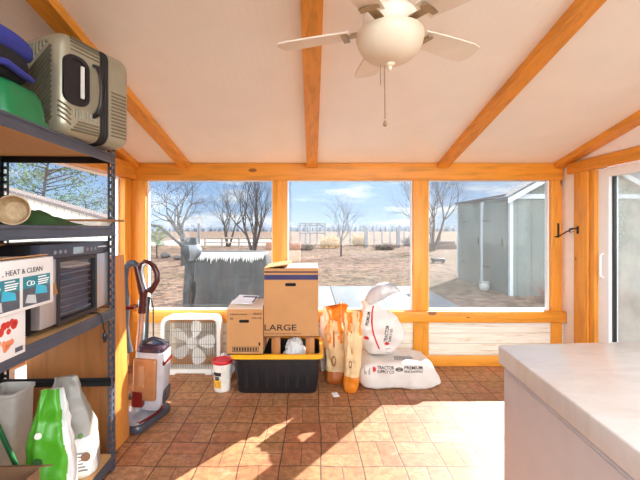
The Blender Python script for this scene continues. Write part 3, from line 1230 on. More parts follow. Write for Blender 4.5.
# ------------------------------------------------------------------ upright vacuum
t = thing('vacuum_cleaner', 'bronze and dark red upright vacuum cleaner standing by the wood panel', 'vacuum', (-1.17, 2.62, 0))
aL = Vector((.24, .97, 0)).normalized()       # along the head
aF = Vector((.97, -.24, 0)).normalized()      # the way it faces
C0 = Vector((-1.20, 2.62, 0))
VM = Matrix(((aF.x, aL.x, 0, C0.x), (aF.y, aL.y, 0, C0.y), (0, 0, 1, 0), (0, 0, 0, 1)))
DKG = mat('glossy_charcoal', (62, 62, 70), .2)
SILV = mat('silver_plastic', (196, 196, 200), .25, .3)
DRED = mat('dark_red_plastic', (104, 26, 24), .25)
BRON = mat('bronze_plastic', (180, 126, 84), .3, .3)
WHP = mat('white_gloss_plastic', (186, 184, 190), .25)
PURP = mat('dark_plum_plastic', (62, 44, 58), .25)
m = MB()
m.X = VM


def head(zs, w, d0, d1, r=.05):
    vs, n = [], 0
    for z, sc, fd in zs:
        pts = rrect((d1 - d0) * fd, w * sc, min(r, (d1 - d0) * fd * .4), 5)
        n = len(pts)
        for a, b in pts:
            vs.append((a + d0 + (d1 - d0) * fd / 2, b, z))
    k = len(zs)
    return vs, [(i * n + j, i * n + (j + 1) % n, (i + 1) * n + (j + 1) % n, (i + 1) * n + j) for i in range(k - 1) for j in range(n)] + [tuple(range(n - 1, -1, -1)), tuple((k - 1) * n + j for j in range(n))]


m.add(*head([(.012, .98, 1), (.018, 1, 1), (.045, 1, 1), (.055, .98, .97)], .37, -.09, .13))
hd = m.build('cleaner_head', DKG, t)
m = MB()
m.X = VM
m.add(*head([(.05, .94, .95), (.065, .9, .9), (.085, .7, .72), (.10, .5, .5)], .37, -.085, .12, .06))
m.build('head_cover', mat('grey_silver_plastic', (150, 150, 156), .22, .4), hd)
m = MB()
m.X = VM
m.tube([(.02, -.17, .058), (.095, -.13, .062), (.115, 0, .062), (.095, .13, .062), (.02, .17, .058)], .008, 8)
m.build('head_trim', DRED, hd)
for s_ in (-1, 1):
    m = MB()
    m.X = VM
    m.lathe([(.03, -.012), (.034, -.008), (.034, .008), (.03, .012)], (-.06, s_ * .13, .034), 18, Matrix.Rotation(R(90), 4, 'X'))
    m.build('wheel', BLACKP, t)
LEAN = Matrix.Translation((-1.128, 2.63, .095)) @ Matrix.Rotation(R(3.5), 4, 'Y') @ Matrix.Rotation(R(4), 4, 'X')
m = MB()
m.X = LEAN


def vbody(zs, hx, hy, r=.045):
    vs, n = [], 0
    for z, sc in zs:
        pts = rrect(2 * hx * sc, 2 * hy * sc, r * sc, 6)
        n = len(pts)
        vs += [(a, b, z) for a, b in pts]
    k = len(zs)
    return vs, [(i * n + j, i * n + (j + 1) % n, (i + 1) * n + (j + 1) % n, (i + 1) * n + j) for i in range(k - 1) for j in range(n)] + [tuple(range(n - 1, -1, -1)), tuple((k - 1) * n + j for j in range(n))]


m.add(*vbody([(0, .6), (.02, .72), (.06, .88), (.15, .97), (.36, 1.02), (.405, 1.02), (.42, .97)], .10, .085))
m.build('body_shell', WHP, t)
m = MB()
m.X = LEAN
m.box((-.098, -.105, .09), (.062, -.068, .385), .018, 3)
m.cur = 1
m.box((-.10, -.109, .045), (-.02, -.066, .16), .012, 3)
m.build('canister', [BRON, DRED], t)
m = MB()
m.X = LEAN
m.box((-.06, -.108, .19), (-.015, -.1, .34), .004)
m.build('canister_window', mat('clear_bronze', (178, 128, 92), .15), t)
m = MB()
m.X = LEAN
m.box((.088, -.05, .05), (.106, .06, .15), .008, 3)
m.build('side_vent', DKG, t)
m = MB()
m.X = LEAN
m.box((.085, -.07, .33), (.106, .07, .365), .008, 3)
m.build('side_stripe', DRED, t)
m = MB()
m.X = LEAN
m.add(*vbody([(.42, .93), (.445, .88), (.458, .7), (.462, .3)], .10, .085))
lid = m.build('dust_lid', PURP, t)
m = MB()
m.X = LEAN
m.tube([(-.075, -.02, .44), (-.06, -.02, .475), (0, -.01, .497), (.06, 0, .478), (.078, .005, .44)], .014, 10)
m.build('lift_handle', DKG, lid)
YW = 2.60
m = MB()
m.tube([P(138.5, 350, YW), P(140, 335, YW), P(142, 311, YW)], [.021, .021, .019], 12)
m.build('wand', mat('rose_bronze_tube', (214, 170, 146), .25, .6), t)
m = MB()
m.tube([P(142, 313, YW), P(142.8, 305, YW), P(143.2, 296, YW), P(143.8, 291, YW)], [.026, .026, .024, .03], 12)
m.tube([P(143.5, 293, YW), P(141, 284, YW), P(138.5, 274, YW), P(136.5, 266, YW)], [.03, .026, .022, .02], 12)
loop = [(144, 290), (141.5, 280), (140, 270), (141, 263.5), (145, 261), (149.5, 262.5), (154, 266.5), (157, 273), (157, 281), (153.5, 287), (149.5, 291.5)]
m.tube([P(a, b, YW) for a, b in loop], [.026, .016, .012, .012, .013, .015, .018, .019, .019, .02, .026], 10)
hdl = m.build('handle', mat('maroon_handle', (78, 34, 30), .25), t)
m = MB()
m.tube([P(146.5, 289, YW - .004), P(143.8, 280, YW - .004), P(142.5, 271, YW - .004), P(143.5, 265.5, YW - .004), P(146, 264.5, YW - .004)], .011, 8)
m.build('grip_inlay', SILV, hdl)
m = MB()
hz_ = [(137, 266), (133.5, 262.8), (129.5, 263.5), (126.3, 268), (124.8, 277), (125, 288), (126.5, 300), (126.2, 312), (125.6, 326), (127, 340), (130, 352)]
pts = [P(a, b, YW + .02) for a, b in hz_]
dense = []
for i in range(len(pts) - 1):
    for k in range(8):
        dense.append(pts[i].lerp(pts[i + 1], k / 8))
dense.append(pts[-1])
m.tube(dense, [.020 if i % 2 else .0225 for i in range(len(dense))], 12)
m.build('hose', mat('grey_hose', (74, 80, 88), .4), t)
m = MB()
m.box(P(133, 309, YW - .03), P(127, 305, YW + .04), .004)
m.build('hose_clip', DRED, t)

# thin handled tools and a small bottle behind the vacuum
t = thing('mop', 'black-handled mop leaning in the corner behind the vacuum', 'mop', (-1.27, 3.2, 0))
m = MB()
m.tube([(-1.34, 2.98, .03), P(147, 320, 3.1), P(148.6, 297, 3.2)], .015, 10)
m.build('handle', BLACKP, t)
m = MB()
m.tube([P(148.6, 297, 3.19), P(151.5, 299, 3.19), P(153.2, 308, 3.18), P(153.4, 336, 3.14)], .006, 8)
m.build('loop_cord', BLACKP, t)
m = MB()
m.box((-1.46, 2.93, .0), (-1.23, 3.03, .035), .01)
m.build('mop_head', BLACKM, t)
m = MB()
m.tube([(-1.40, 3.18, .02), P(140, 300, 3.36)], .018, 10)
o = m.build('blue_pole', mat('pale_blue_tube', (150, 190, 214), .35), at=(-1.40, 3.18, 0))
tag(o, 'pale blue tube standing behind the vacuum wand', 'pole')
t = thing('spray_bottle', 'small yellow-green bottle on the floor between vacuum and box fan', 'bottle', (-1.305, 3.1, 0))
by, bx = 3.12, (154 - VX) / F * 3.12
m = MB()
m.lathe([(.03, 0), (.034, .01), (.034, .20), (.028, .26), (.015, .30), (.013, .33)], (bx, by, 0), 20)
m.build('bottle_body', mat('black_bottle', (36, 38, 40), .3), t)
m = MB()
m.lathe([(.016, .33), (.017, .36), (.012, .37)], (bx, by, 0), 16)
m.box((bx - .015, by - .012, .365), (bx + .05, by + .012, .415), .008)
m.build('spray_head', mat('lime_yellow_plastic', (190, 200, 40), .4), t)

# ------------------------------------------------------------------ box fan
t = thing('box_fan', 'white square box fan on the floor against the back wall', 'fan', (-1.125, 3.52, 0))
fc = Vector((-1.125, 3.46, .272))
ux, uz = Vector((1, 0, 0)), Vector((0, 0, 1))
FANP = mat('white_fan_plastic', (232, 230, 224), .4, var=.03)
m = MB()
m.ring(rrect(.535, .515, .07, 8), rrect(.48, .46, .05, 8), fc, ux, uz, (0, .13, 0))
m.ring(rrect(.55, .53, .078, 8), rrect(.485, .465, .052, 8), fc - Vector((0, .008, 0)), ux, uz, (0, .022, 0))
m.build('housing', FANP, t)
m = MB()
for k in range(29):
    x = -.23 + k * .46 / 28
    hh = .225 if abs(x) < .19 else .225 - (abs(x) - .19) * .9
    m.tube([fc + Vector((x, .004, -hh)), fc + Vector((x, .004, hh))], .0022, 5)
for z in (-.12, 0, .12):
    m.tube([fc + Vector((-.24, .007, z)), fc + Vector((.24, .007, z))], .0022, 5)
m.build('front_grille', mat('grey_grille', (140, 137, 130), .5), t)
m = MB()
for k in range(24):
    x = -.23 + k * .46 / 23
    m.tube([fc + Vector((x, .126, -.22)), fc + Vector((x, .126, .22))], .0022, 5)
m.build('rear_grille', mat('grey_grille', (176, 172, 164), .5), t)
for k in range(5):
    a = R(76 + 72 * k)
    m = MB()

    def blade(uu, vv):
        r_ = .045 + uu * .165
        hw = .012 + .043 * sin(min(1, uu * 1.15) * pi * .62)
        if uu > .85:
            hw *= max(.35, 1 - ((uu - .85) / .15) ** 2 * .65)
        w_ = (vv - .5) * 2 * hw
        return fc + Vector((r_ * cos(a) - w_ * sin(a), .055 + w_ * .45, r_ * sin(a) + w_ * cos(a)))
    m.grid(blade, 12, 6)
    m.grid(lambda q, w_: blade(q, w_) + Vector((0, .003, 0)), 12, 6)
    m.build('blade', mat('white_blade', (240, 236, 228), .4, var=.02), t)
m = MB()
m.lathe([(.05, 0), (.055, .01), (.055, .06), (.03, .07)], fc + Vector((0, .03, 0)), 28, Matrix.Rotation(R(-90), 4, 'X'))
m.build('hub', FANP, t)
m = MB()
m.lathe([(.03, 0), (.03, .012), (.022, .02)], (fc.x - .02, fc.y + .05, .53), 20)
m.box((fc.x - .09, fc.y + .04, .53), (fc.x + .09, fc.y + .075, .548), .008)
m.build('control_knob', FANP, t)
for s_ in (-1, 1):
    m = MB()
    m.box((fc.x + s_ * .17 - .03, fc.y - .03, 0), (fc.x + s_ * .17 + .03, fc.y + .15, .016), .004)
    m.build('foot', FANP, t)

# ------------------------------------------------------------------ bucket
by, bx = 3.13, -.752
t = thing('bucket', 'small white plastic bucket with red lid on the bricks by the tote', 'bucket', (bx, by, 0))
m = MB()
m.lathe([(.064, 0), (.066, .004), (.074, .20), (.077, .215), (.077, .225), (.075, .23)], (bx, by, 0), 36)
m.build('pail', mat('white_bucket', (236, 230, 220), .4), t)
m = MB()
m.lathe([(.079, .226), (.082, .23), (.082, .25), (.079, .254), (.072, .252), (.07, .246), (.01, .246)], (bx, by, 0), 36)
m.build('lid', mat('red_lid', (206, 36, 48), .35), t)
m = MB()


def wrap(rad, a0, a1, z0, z1, mi, m=m):
    m.cur = mi
    m.grid(lambda q, w_: Vector((bx + (rad(z0 + w_ * (z1 - z0))) * cos(R(a0 + q * (a1 - a0))), by + rad(z0 + w_ * (z1 - z0)) * sin(R(a0 + q * (a1 - a0))), z0 + w_ * (z1 - z0))), 16, 4)


rf = lambda z: .0662 + z * .041 + .0008
wrap(rf, 200, 330, .03, .17, 0)
rf2 = lambda z: .0662 + z * .041 + .0016
wrap(rf2, 215, 275, .135, .165, 1)
wrap(rf2, 205, 275, .035, .10, 2)
rf3 = lambda z: .0662 + z * .041 + .0022
wrap(rf3, 230, 262, .10, .13, 1)
m.build('printed_label', [mat('label_white', (232, 226, 214), .5), INK, mat('label_amber', (226, 168, 60), .5, var=.3, nscale=40)], t)
m = MB()
m.tube([(bx - .080, by, .21), (bx - .078, by - .05, .16), (bx - .038, by - .082, .125), (bx, by - .088, .12)][::1], .0022, 6)
m.build('bail_handle', mat('wire_grey', (150, 150, 150), .4, .6), t)

# ------------------------------------------------------------------ black tote with yellow rim
TZ = .325
t = thing('storage_tote', 'large black plastic tote with yellow rim holding the cartons', 'tote', (-.27, 3.26, 0))
tc_ = (-.285, 3.265)
n = 48
m = MB()
rows = [(.322, .205, 0), (.328, .21, .008), (.345, .225, .16), (.357, .232, TZ - .03), (.357, .232, TZ - .004), (.347, .222, TZ - .004), (.338, .215, .16), (.318, .2, .012), (.01, .01, .011)]
mm = rr_loft(rows, tc_, .18, 64)
mm.build('tote_body', BLACKP, t)
m = MB()
for k in range(7):
    x = tc_[0] - .25 + k * .083
    m.prism([(-.016, 0), (.016, 0), (.012, .2), (-.012, .2)], (x, tc_[1] - .2165, .05), (1, 0, 0), (0, -.065, 1), (0, -.008, 0))
m.build('rib', BLACKP, t)
yel = mat('yellow_rim_plastic', (246, 176, 26), .4)
m = MB()
A = [(tc_[0] + .381 * se(2 * pi * j / 64, .16)[0], tc_[1] + .256 * se(2 * pi * j / 64, .16)[1]) for j in range(64)]
Bi = [(tc_[0] + .351 * se(2 * pi * j / 64, .16)[0], tc_[1] + .226 * se(2 * pi * j / 64, .16)[1]) for j in range(64)]
m.ring(A, Bi, (0, 0, TZ - .032), (1, 0, 0), (0, 1, 0), (0, 0, .034))
m.build('rim', yel, t)


# ------------------------------------------------------------------ moving cartons
def carton(t, lo, hi, hole=True, th=.006):
    m = MB()
    x0, y0, z0 = lo
    x1, y1, z1 = hi
    o = [(x0, y0), (x1, y0), (x1, y1), (x0, y1)]
    i = [(x0 + th, y0 + th), (x1 - th, y0 + th), (x1 - th, y1 - th), (x0 + th, y1 - th)]
    m.ring(o, i, (0, 0, z0), (1, 0, 0), (0, 1, 0), (0, 0, z1 - z0))
    m.box((x0, y0, z0), (x1, y1, z0 + .006))
    return m.build('carton_body', CARD, t)


# the large one stands on wood blocks in the tote
LX0, LX1, LY0, LY1, LZ0, LZ1 = -.393, .052, 3.05, 3.47, .462, 1.022
t = thing('moving_carton', 'tall brown moving carton printed LARGE with navy stripes at its top', 'box', ((LX0 + LX1) / 2, (LY0 + LY1) / 2, LZ0))
carton(t, (LX0, LY0, LZ0), (LX1, LY1, LZ1))
m = MB()
m.cur = 0
m.box((LX0 + .002, LY0 - .0012, LZ1 - .092), (LX1 - .002, LY0, LZ1 - .052))
m.cur = 1
m.box((LX0 + .002, LY0 - .0012, LZ1 - .036), (LX1 - .002, LY0, LZ1 - .022))
m.build('printed_stripe', [NAVY, mat('maroon_brown_print', (92, 62, 60), .7)], t)
text('LARGE', t, (LX0 + .004, LY0 - .0004, LZ0 + .052), (1, 0, 0), (0, 0, 1), .262, .05, INK, bold=.012)
text('multi-purpose box', t, (LX0 + .004, LY0 - .0004, LZ0 + .018), (1, 0, 0), (0, 0, 1), .30, .018, INK)
m = MB()
hc = ((LX0 + LX1) / 2 - .005, LZ1 - .132)
m.prism(shift(rrect(.09, .026, .012, 5), *hc), (0, LY0 - .0012, 0), (1, 0, 0), (0, 0, 1), (0, .001, 0))
m.build('hand_hole', mat('dark_hole', (16, 12, 10), .9), t)
m = MB()
M = Matrix.Translation((0, LY0 + .21, LZ1 + .001))
m.box((LX0 + .004, LY0 + .20, LZ1 - .004), (LX1 - .004, LY1 - .002, LZ1 + .001))
m.build('flap', CARD_L, t)
m = MB()
m.box((LX0 + .17, LY0 + .004, LZ1 + .0015), (LX1 - .004, LY1 - .004, LZ1 + .0055))
m.build('flap', CARD_L, t)
m = MB()
M = Matrix.Translation((LX0, 0, LZ1)) @ Matrix.Rotation(R(-9), 4, 'Y')
m.box((0, LY0 + .004, .0), (.215, LY1 - .004, .004), M=M)
m.build('flap', CARD, t)
# the smaller one
BX0, BX1, BY0, BY1, BZ0, BZ1 = -.692, -.398, 3.02, 3.44, TZ + .004, .696
t = thing('moving_carton', 'smaller brown carton with sunlit-pale flaps on the tote left of the large carton', 'box', ((BX0 + BX1) / 2, (BY0 + BY1) / 2, BZ0))
carton(t, (BX0, BY0, BZ0), (BX1, BY1, BZ1))
rnd = random.Random(8)
for x0_, n_, z_, h_, st_ in ((BX0 + .03, 10, BZ1 - .048, .012, .014), (BX1 - .075, 7, BZ1 - .045, .014, .010), (BX1 - .09, 8, BZ1 - .078, .012, .0105), (BX0 + .03, 2, BZ1 - .085, .016, .014)):
    m = MB()
    for k in range(n_):
        w_ = st_ * rnd.uniform(.45, .75)
        m.ring([(x0_ + k * st_, z_), (x0_ + k * st_ + w_, z_), (x0_ + k * st_ + w_, z_ + h_), (x0_ + k * st_, z_ + h_)],
               [(x0_ + k * st_ + w_ * .3, z_ + h_ * .25), (x0_ + k * st_ + w_ * .75, z_ + h_ * .25), (x0_ + k * st_ + w_ * .75, z_ + h_ * .8), (x0_ + k * st_ + w_ * .3, z_ + h_ * .8)], (0, BY0 - .001, 0), (1, 0, 0), (0, 0, 1), (0, .001, 0))
    m.build('printed_marks', INK, t)
m = MB()
m.prism(shift(rrect(.082, .024, .011, 5), (BX0 + BX1) / 2 - .005, BZ1 - .098), (0, BY0 - .0012, 0), (1, 0, 0), (0, 0, 1), (0, .001, 0))
m.build('hand_hole', mat('dark_hole', (16, 12, 10), .9), t)
m = MB()
w_ = .215
xx, zz = BX0 + .045, BZ0 + .022
m.ring([(xx, zz), (xx + w_, zz), (xx + w_, zz + .04), (xx, zz + .04)], [(xx + .004, zz + .004), (xx + w_ - .004, zz + .004), (xx + w_ - .004, zz + .036), (xx + .004, zz + .036)], (0, BY0 - .001, 0), (1, 0, 0), (0, 0, 1), (0, .001, 0))
for k in range(9):
    m.box((xx + .012 + k * .022, BY0 - .001, zz + .008), (xx + .026 + k * .022, BY0, zz + .032))
m.box((BX1 - .035, BY0 - .001, zz + .05), (BX1 - .02, BY0, zz + .075))
m.build('printed_table', INK, t)
m = MB()
M = Matrix.Translation((0, BY1, BZ1)) @ Matrix.Rotation(R(-8), 4, 'X')
m.box((BX0 + .004, -.21, .0), (BX1 - .004, .0, .004), M=M)
m.build('flap', CARD_L, t)
m = MB()
M = Matrix.Translation((0, BY0, BZ1)) @ Matrix.Rotation(R(8), 4, 'X')
m.box((BX0 + .004, .0, .0), (BX1 - .004, .215, .004), M=M)
m.build('flap', CARD_L, t)
t = thing('paper_sheet', 'white printed envelope lying on the smaller carton flaps', 'paper', (-.58, 3.25, BZ1 + .045))
m = MB()
M = Matrix.Translation((-.575, 3.14, BZ1 + .035)) @ Matrix.Rotation(R(8), 4, 'X') @ Matrix.Rotation(R(-8), 4, 'Z')
m.box((-.09, -.06, .004), (.09, .16, .007), M=M)
sh = m.build('sheet', mat('white_paper', (236, 236, 240), .7), t)
m = MB()
m.box((-.04, .10, .0071), (.085, .13, .0078), M=M)
m.box((.075, -.02, .0071), (.087, .12, .0078), M=M)
m.build('printed_band', NAVY, t)
# wood blocks and crumpled bag inside the tote
BLOCK = wood('offcut_wood', (184, 116, 52), 2, knots=False)
for k, (x, y, lab) in enumerate(((-.30, 3.12, 'brown wood block in the tote under the left side of the large carton'), (-.016, 3.12, 'brown wood block in the tote under the right side of the large carton'),
                                 (-.15, 3.40, 'brown wood block in the tote at the back under the large carton'))):
    m = MB()
    m.box((x - .036, y - .03, .013), (x + .036, y + .03, LZ0 - .001), .003)
    o = m.build('wood_block', BLOCK, at=(x, y, .013))
    tag(o, lab, 'wood block', 'wood blocks in the tote')


def crumple(c, r, zs, seed, name, label, cat, mt):
    m = MB()

    def fn(uu, vv):
        ph = (vv - .5) * pi
        d = Vector((cos(2 * pi * uu) * cos(ph), sin(2 * pi * uu) * cos(ph), sin(ph)))
        k = 1 + .35 * nz(d.x * 2.2 + seed, d.y * 2.2, d.z * 2.2) + .22 * nz(d.x * 6 + seed, d.y * 6, d.z * 6)
        q = Vector((c[0] + d.x * r[0] * k, c[1] + d.y * r[1] * k, c[2] + d.z * r[2] * k))
        q.z = max(q.z, zs)
        return q
    m.grid(fn, 36, 22, close=True, caps=True)
    o = m.build(name, mt, at=(c[0], c[1], zs), angle=25)
    return tag(o, label, cat)


CRUM = mat('white_crinkled_plastic', (232, 230, 228), .35, var=.04)
crumple((-.15, 3.16, .30), (.085, .05, .115), .15, 3, 'plastic_bag', 'crumpled white plastic bag in the tote between the wood blocks', 'bag', CRUM)
crumple((-.78, 3.36, .10), (.075, .08, .11), .0, 7, 'plastic_bag', 'crumpled white plastic bag on the floor behind the bucket', 'bag', CRUM)
crumple((.125, 3.545, .27), (.05, .05, .30), .0, 9, 'plastic_bag', 'tall crumpled white plastic bag standing behind the right edge of the tote', 'bag', CRUM)

# ------------------------------------------------------------------ orange and cream paper sacks
SACK = mat('cream_paper_sack', (226, 194, 146), .6, var=.08, bscale=25, bs=.4)
SACKO = mat('orange_sack_print', (226, 132, 30), .5, var=.15, bscale=25, bs=.4)
SACKB = mat('rust_sack_print', (176, 96, 36), .5, var=.12)


def emblem(t, c, w, h, mt):
    m = MB()
    m.ring([(w * cos(a * pi / 12), h * sin(a * pi / 12)) for a in range(24)], [(w * .6 * cos(a * pi / 12), h * .7 * sin(a * pi / 12)) for a in range(24)], c, (1, 0, 0), (0, 0, 1), (0, .012, 0))
    return m.build('printed_emblem', mt, t)


t = thing('paper_sack', 'wide cream sack with rust bottom and crinkled orange top beside the tote', 'sack', (.19, 3.28, 0))


def smat(a, b):
    if b < .17:
        return 2
    st = nz(a * 16, b * 1.6, 5) + .35 * nz(a * 40, b * 9, 2)
    if b > .84:
        return 1 if st > -.22 else 0
    if b > .55 and st > .22 - (b - .55) * .5:
        return 1
    return 0


m = bag_stand((.211, 3.29), .0, .655, .20, .17, 4, smat, .022, (.01, .02), 11, nu=72, nv=64, top=.42, flare=.92, wav=.02, top_h=.12, p=.75, neck=.28)
BODY = m.build('sack_body', [SACK, SACKO, SACKB], t, angle=30)
drape(emblem(t, (.187, 3.184, .21), .019, .045, SACKB), BODY)
m = MB()
m.box((.182, 3.19, .33), (.194, 3.205, .46))
drape(m.build('printed_text', SACKB, t), BODY)
t = thing('paper_sack', 'narrow cream sack with crumpled orange foot standing before the wide sack', 'sack', (.315, 3.11, 0))


def smat2(a, b):
    if b < .20:
        return 1
    st = nz(a * 12, b * 1.6, 9) + .35 * nz(a * 40, b * 9, 2)
    if b > .86:
        return 1 if st > -.25 else 0
    return 1 if b > .7 and st > .2 else 0


m = bag_stand((.322, 3.11), .0, .655, .125, .14, -8, smat2, .020, (.03, .03), 23, nu=72, nv=64, top=.35, flare=1.2, wav=.012, top_h=.08, p=.75, neck=.15)
BODY = m.build('sack_body', [SACK, SACKO], t, angle=30)
drape(emblem(t, (.314, 3.036, .235), .013, .03, mat('plum_print', (120, 60, 66), .5)), BODY)
m = MB()
m.box((.322, 3.04, .32), (.332, 3.052, .50))
drape(m.build('printed_text', SACKB, t), BODY)
m = MB()
m.tube([P(341, 332, 3.45), P(339.5, 302, 3.48)], .004, 6)
m.tube([P(341, 332, 3.45), Vector((P(341, 332, 3.45).x, 3.45, .005))], .004, 6)
o = m.build('wire_stake', mat('grey_wire', (120, 122, 122), .4, .6), at=(P(341, 332, 3.45).x, 3.45, 0))
tag(o, 'thin grey wire stake standing behind the cream sacks', 'stake')
m = MB()
m.box((.165, 2.985, .0), (.215, 3.06, .004), M=Matrix.Translation((.19, 3.02, 0)) @ Matrix.Rotation(R(12), 4, 'Z') @ Matrix.Translation((-.19, -3.02, 0)))
o = m.build('paper_tag', mat('white_paper', (236, 236, 240), .7), at=(.19, 3.02, 0))
tag(o, 'small white paper slip on the bricks before the sacks', 'paper')


# ------------------------------------------------------------------ white shavings bags
PLAS = mat('white_woven_plastic', (222, 216, 210), .42, var=.04, bscale=14, bs=.35)


def pillow(cx, cy, z0, Lx, Wy, T, rot, seed, crum=.008, tip=.06):
    m = MB()
    ca, sa = cos(R(rot)), sin(R(rot))

    def fn(uu, vv):
        s_ = 2 * vv - 1
        k = max(0.0, 1 - abs(s_) ** 10) ** .6
        if s_ > .74:
            k = min(k, 1 - (s_ - .74) / .26 * .86)
        tt = T / 2 * k + .004
        ww = Wy / 2 * (.72 + .28 * k) if True else 0
        y, z = se(2 * pi * uu, .28)
        x = s_ * Lx / 2
        yy, z_ = y * ww, z * tt
        n_ = nz(x * 9 + seed, yy * 9, z_ * 9) + .5 * nz(x * 22, yy * 22 + seed, z_ * 22)
        yy += cos(2 * pi * uu) * n_ * crum
        z_ += sin(2 * pi * uu) * n_ * crum
        zz = z0 + T / 2 + max(-T / 2, z_) - (1 - k) * (.30 if s_ > 0 else .1) * T
        return Vector((cx + x * ca - yy * sa, cy + x * sa + yy * ca, max(z0, zz)))
    m.grid(fn, 40, 44, close=True, caps=True)
    return m


t = thing('shavings_bag', 'large white printed bag lying flat on the bricks by the wall', 'bag', (.66, 3.30, 0))
BODY = pillow(.745, 3.31, .0, .70, .40, .215, 0, 2, .013).build('bag_body', PLAS, t, angle=50)
yq = 3.1085
drape(text('TRACTOR', t, (.545, yq, .174), (1, 0, 0), (0, .12, 1), .14, .027, INK, bold=.015, depth=.002), BODY)
drape(text('SUPPLY CO', t, (.545, yq - .002, .142), (1, 0, 0), (0, .1, 1), .14, .025, INK, bold=.015, depth=.002), BODY)
drape(text('PREMIUM', t, (.772, yq, .174), (1, 0, 0), (0, .12, 1), .15, .027, INK, bold=.015, depth=.002), BODY)
drape(text('PINE SHAVINGS', t, (.772, yq - .002, .146), (1, 0, 0), (0, .1, 1), .15, .019, INK, bold=.01, depth=.002), BODY)
m = MB()
m.ring([(.032 * cos(a * pi / 10), .016 * sin(a * pi / 10)) for a in range(20)], [(.024 * cos(a * pi / 10), .009 * sin(a * pi / 10)) for a in range(20)], (.728, yq - .003, .172), (1, 0, 0), (0, .1, 1), (0, .006, 0))
m.box((.706, yq - .003, .168), (.75, yq + .003, .176))
m.cur = 1
m.prism([(0, .02), (.016, .028), (.03, .012), (.028, -.006), (.012, -.02), (.002, -.006)], (.505, yq - .003, .168), (1, 0, 0), (0, .1, 1), (0, .006, 0))
m.cur = 2
for k in range(6):
    m.box((.435, yq - .002, .135 + k * .009), (.485, yq + .006, .140 + k * .009))
drape(m.build('printed_mark', [INK, REDINK, mat('grey_print', (120, 120, 118), .5)], t), BODY)
m = MB()
rnd = random.Random(5)
for r_ in range(4):
    q = 0
    while q < .15:
        w_ = rnd.uniform(.008, .02)
        m.box((q, -r_ * .03, 0), (q + w_, -r_ * .03 + .016, .0025), M=Matrix.Translation((.72, 3.29, .2365)) @ Matrix.Rotation(R(-7), 4, 'Z'))
        q += w_ + .006
drape(m.build('printed_lines', mat('blue_grey_print', (110, 116, 136), .6), t), BODY, ax=2)

t = thing('shavings_bag', 'white printed bag with folded top standing on the flat bag', 'bag', (.60, 3.33, .24))
TB = Vector((.60, 3.36, .246))


def sbag(uu, vv):
    """upright slumped bag: foot, full belly, gathered neck"""
    prof = [(0, .11, .085, -.02), (.05, .135, .10, -.015), (.32, .205, .125, -.005), (.5, .20, .12, -.01), (.68, .165, .10, -.03), (.82, .105, .06, -.065), (.9, .07, .04, -.085), (1, .075, .035, -.09)]
    for i in range(len(prof) - 1):
        if prof[i][0] <= vv <= prof[i + 1][0]:
            f = (vv - prof[i][0]) / (prof[i + 1][0] - prof[i][0])
            a, b, sx_ = [prof[i][j] + (prof[i + 1][j] - prof[i][j]) * f for j in (1, 2, 3)]
            break
    x, y = se(2 * pi * uu, .5)
    x, y = x * a, y * b
    z = vv * .46
    n_ = nz(x * 9 + 5, y * 9, z * 9) + .6 * nz(x * 20, y * 20 + 5, z * 16)
    k = .024 * min(1, vv * 5)
    x += cos(2 * pi * uu) * n_ * k
    y += sin(2 * pi * uu) * n_ * k
    tilt = R(6)
    return TB + Vector((x + sx_ + .02, y, z))


m = MB()
m.grid(sbag, 56, 40, close=True, caps=True)
BODY = m.build('bag_body', PLAS, t, angle=50)
m = MB()


def fold(uu, vv):
    a = vv
    p0 = TB + Vector((-.10, -.01, .43))
    c = p0 + Vector((.0 + .27 * a, -.02 * a, .02 + .12 * sin(a * 2.0)))
    w_ = .055 + .05 * sin(a * pi) - .02 * a
    x, y = se(2 * pi * uu, .8)
    n_ = nz(x * 3 + a * 9, y * 3, 2) * .016
    return c + Vector((-.35 * y * w_, x * w_ * 1.2 + n_, y * w_ * (.55) + n_))


m.grid(fold, 26, 18, close=True, caps=True)
m.build('folded_top', mat('clear_grey_film', (206, 206, 208), .3, var=.1), t, angle=40)
ys = TB.y - .118
drape(text('TRACTOR', t, (.652, ys - .004, .36), (.12, 0, 1), (-1, 0, .12), .15, .03, INK, bold=.015, depth=.003), BODY)
drape(text('SUPPLY CO', t, (.686, ys - .001, .36), (.12, 0, 1), (-1, 0, .12), .12, .022, INK, bold=.015, depth=.003), BODY)
drape(text('PREMIUM', t, (.49, ys + .028, .50), (.25, 0, 1), (-1, -.3, .25), .11, .03, INK, bold=.015, depth=.003), BODY)
m = MB()
bq = [(.548, .66), (.530, .60), (.522, .54), (.524, .48), (.538, .42), (.56, .36), (.585, .30)]
band = [(bq[i][0] + (bq[i + 1][0] - bq[i][0]) * k / 6, bq[i][1] + (bq[i + 1][1] - bq[i][1]) * k / 6) for i in range(6) for k in range(6)] + [bq[-1]]
m.add([(x + d_, ys, z) for x, z in band for d_ in (-.007, .007)], [(2 * q_, 2 * q_ + 1, 2 * q_ + 3, 2 * q_ + 2) for q_ in range(len(band) - 1)])
m.prism([(0, .02), (.016, .028), (.03, .012), (.028, -.006), (.012, -.02), (.002, -.006)], (.655, ys - .006, .33), (.2, 0, 1), (-1, 0, .2), (0, .008, 0))
m.prism([(0, .02), (.016, .028), (.03, .012), (.028, -.006), (.012, -.02), (.002, -.006)], (.475, ys + .02, .38), (.2, 0, 1), (-1, -.2, .2), (0, .012, 0))
m.cur = 1
for k in range(6):
    m.box((.645 + k * .007, ys - .004, .262), (.649 + k * .007, ys + .006, .305))
drape(m.build('printed_mark', [REDINK, mat('grey_print', (120, 120, 118), .5)], t), BODY, .004)

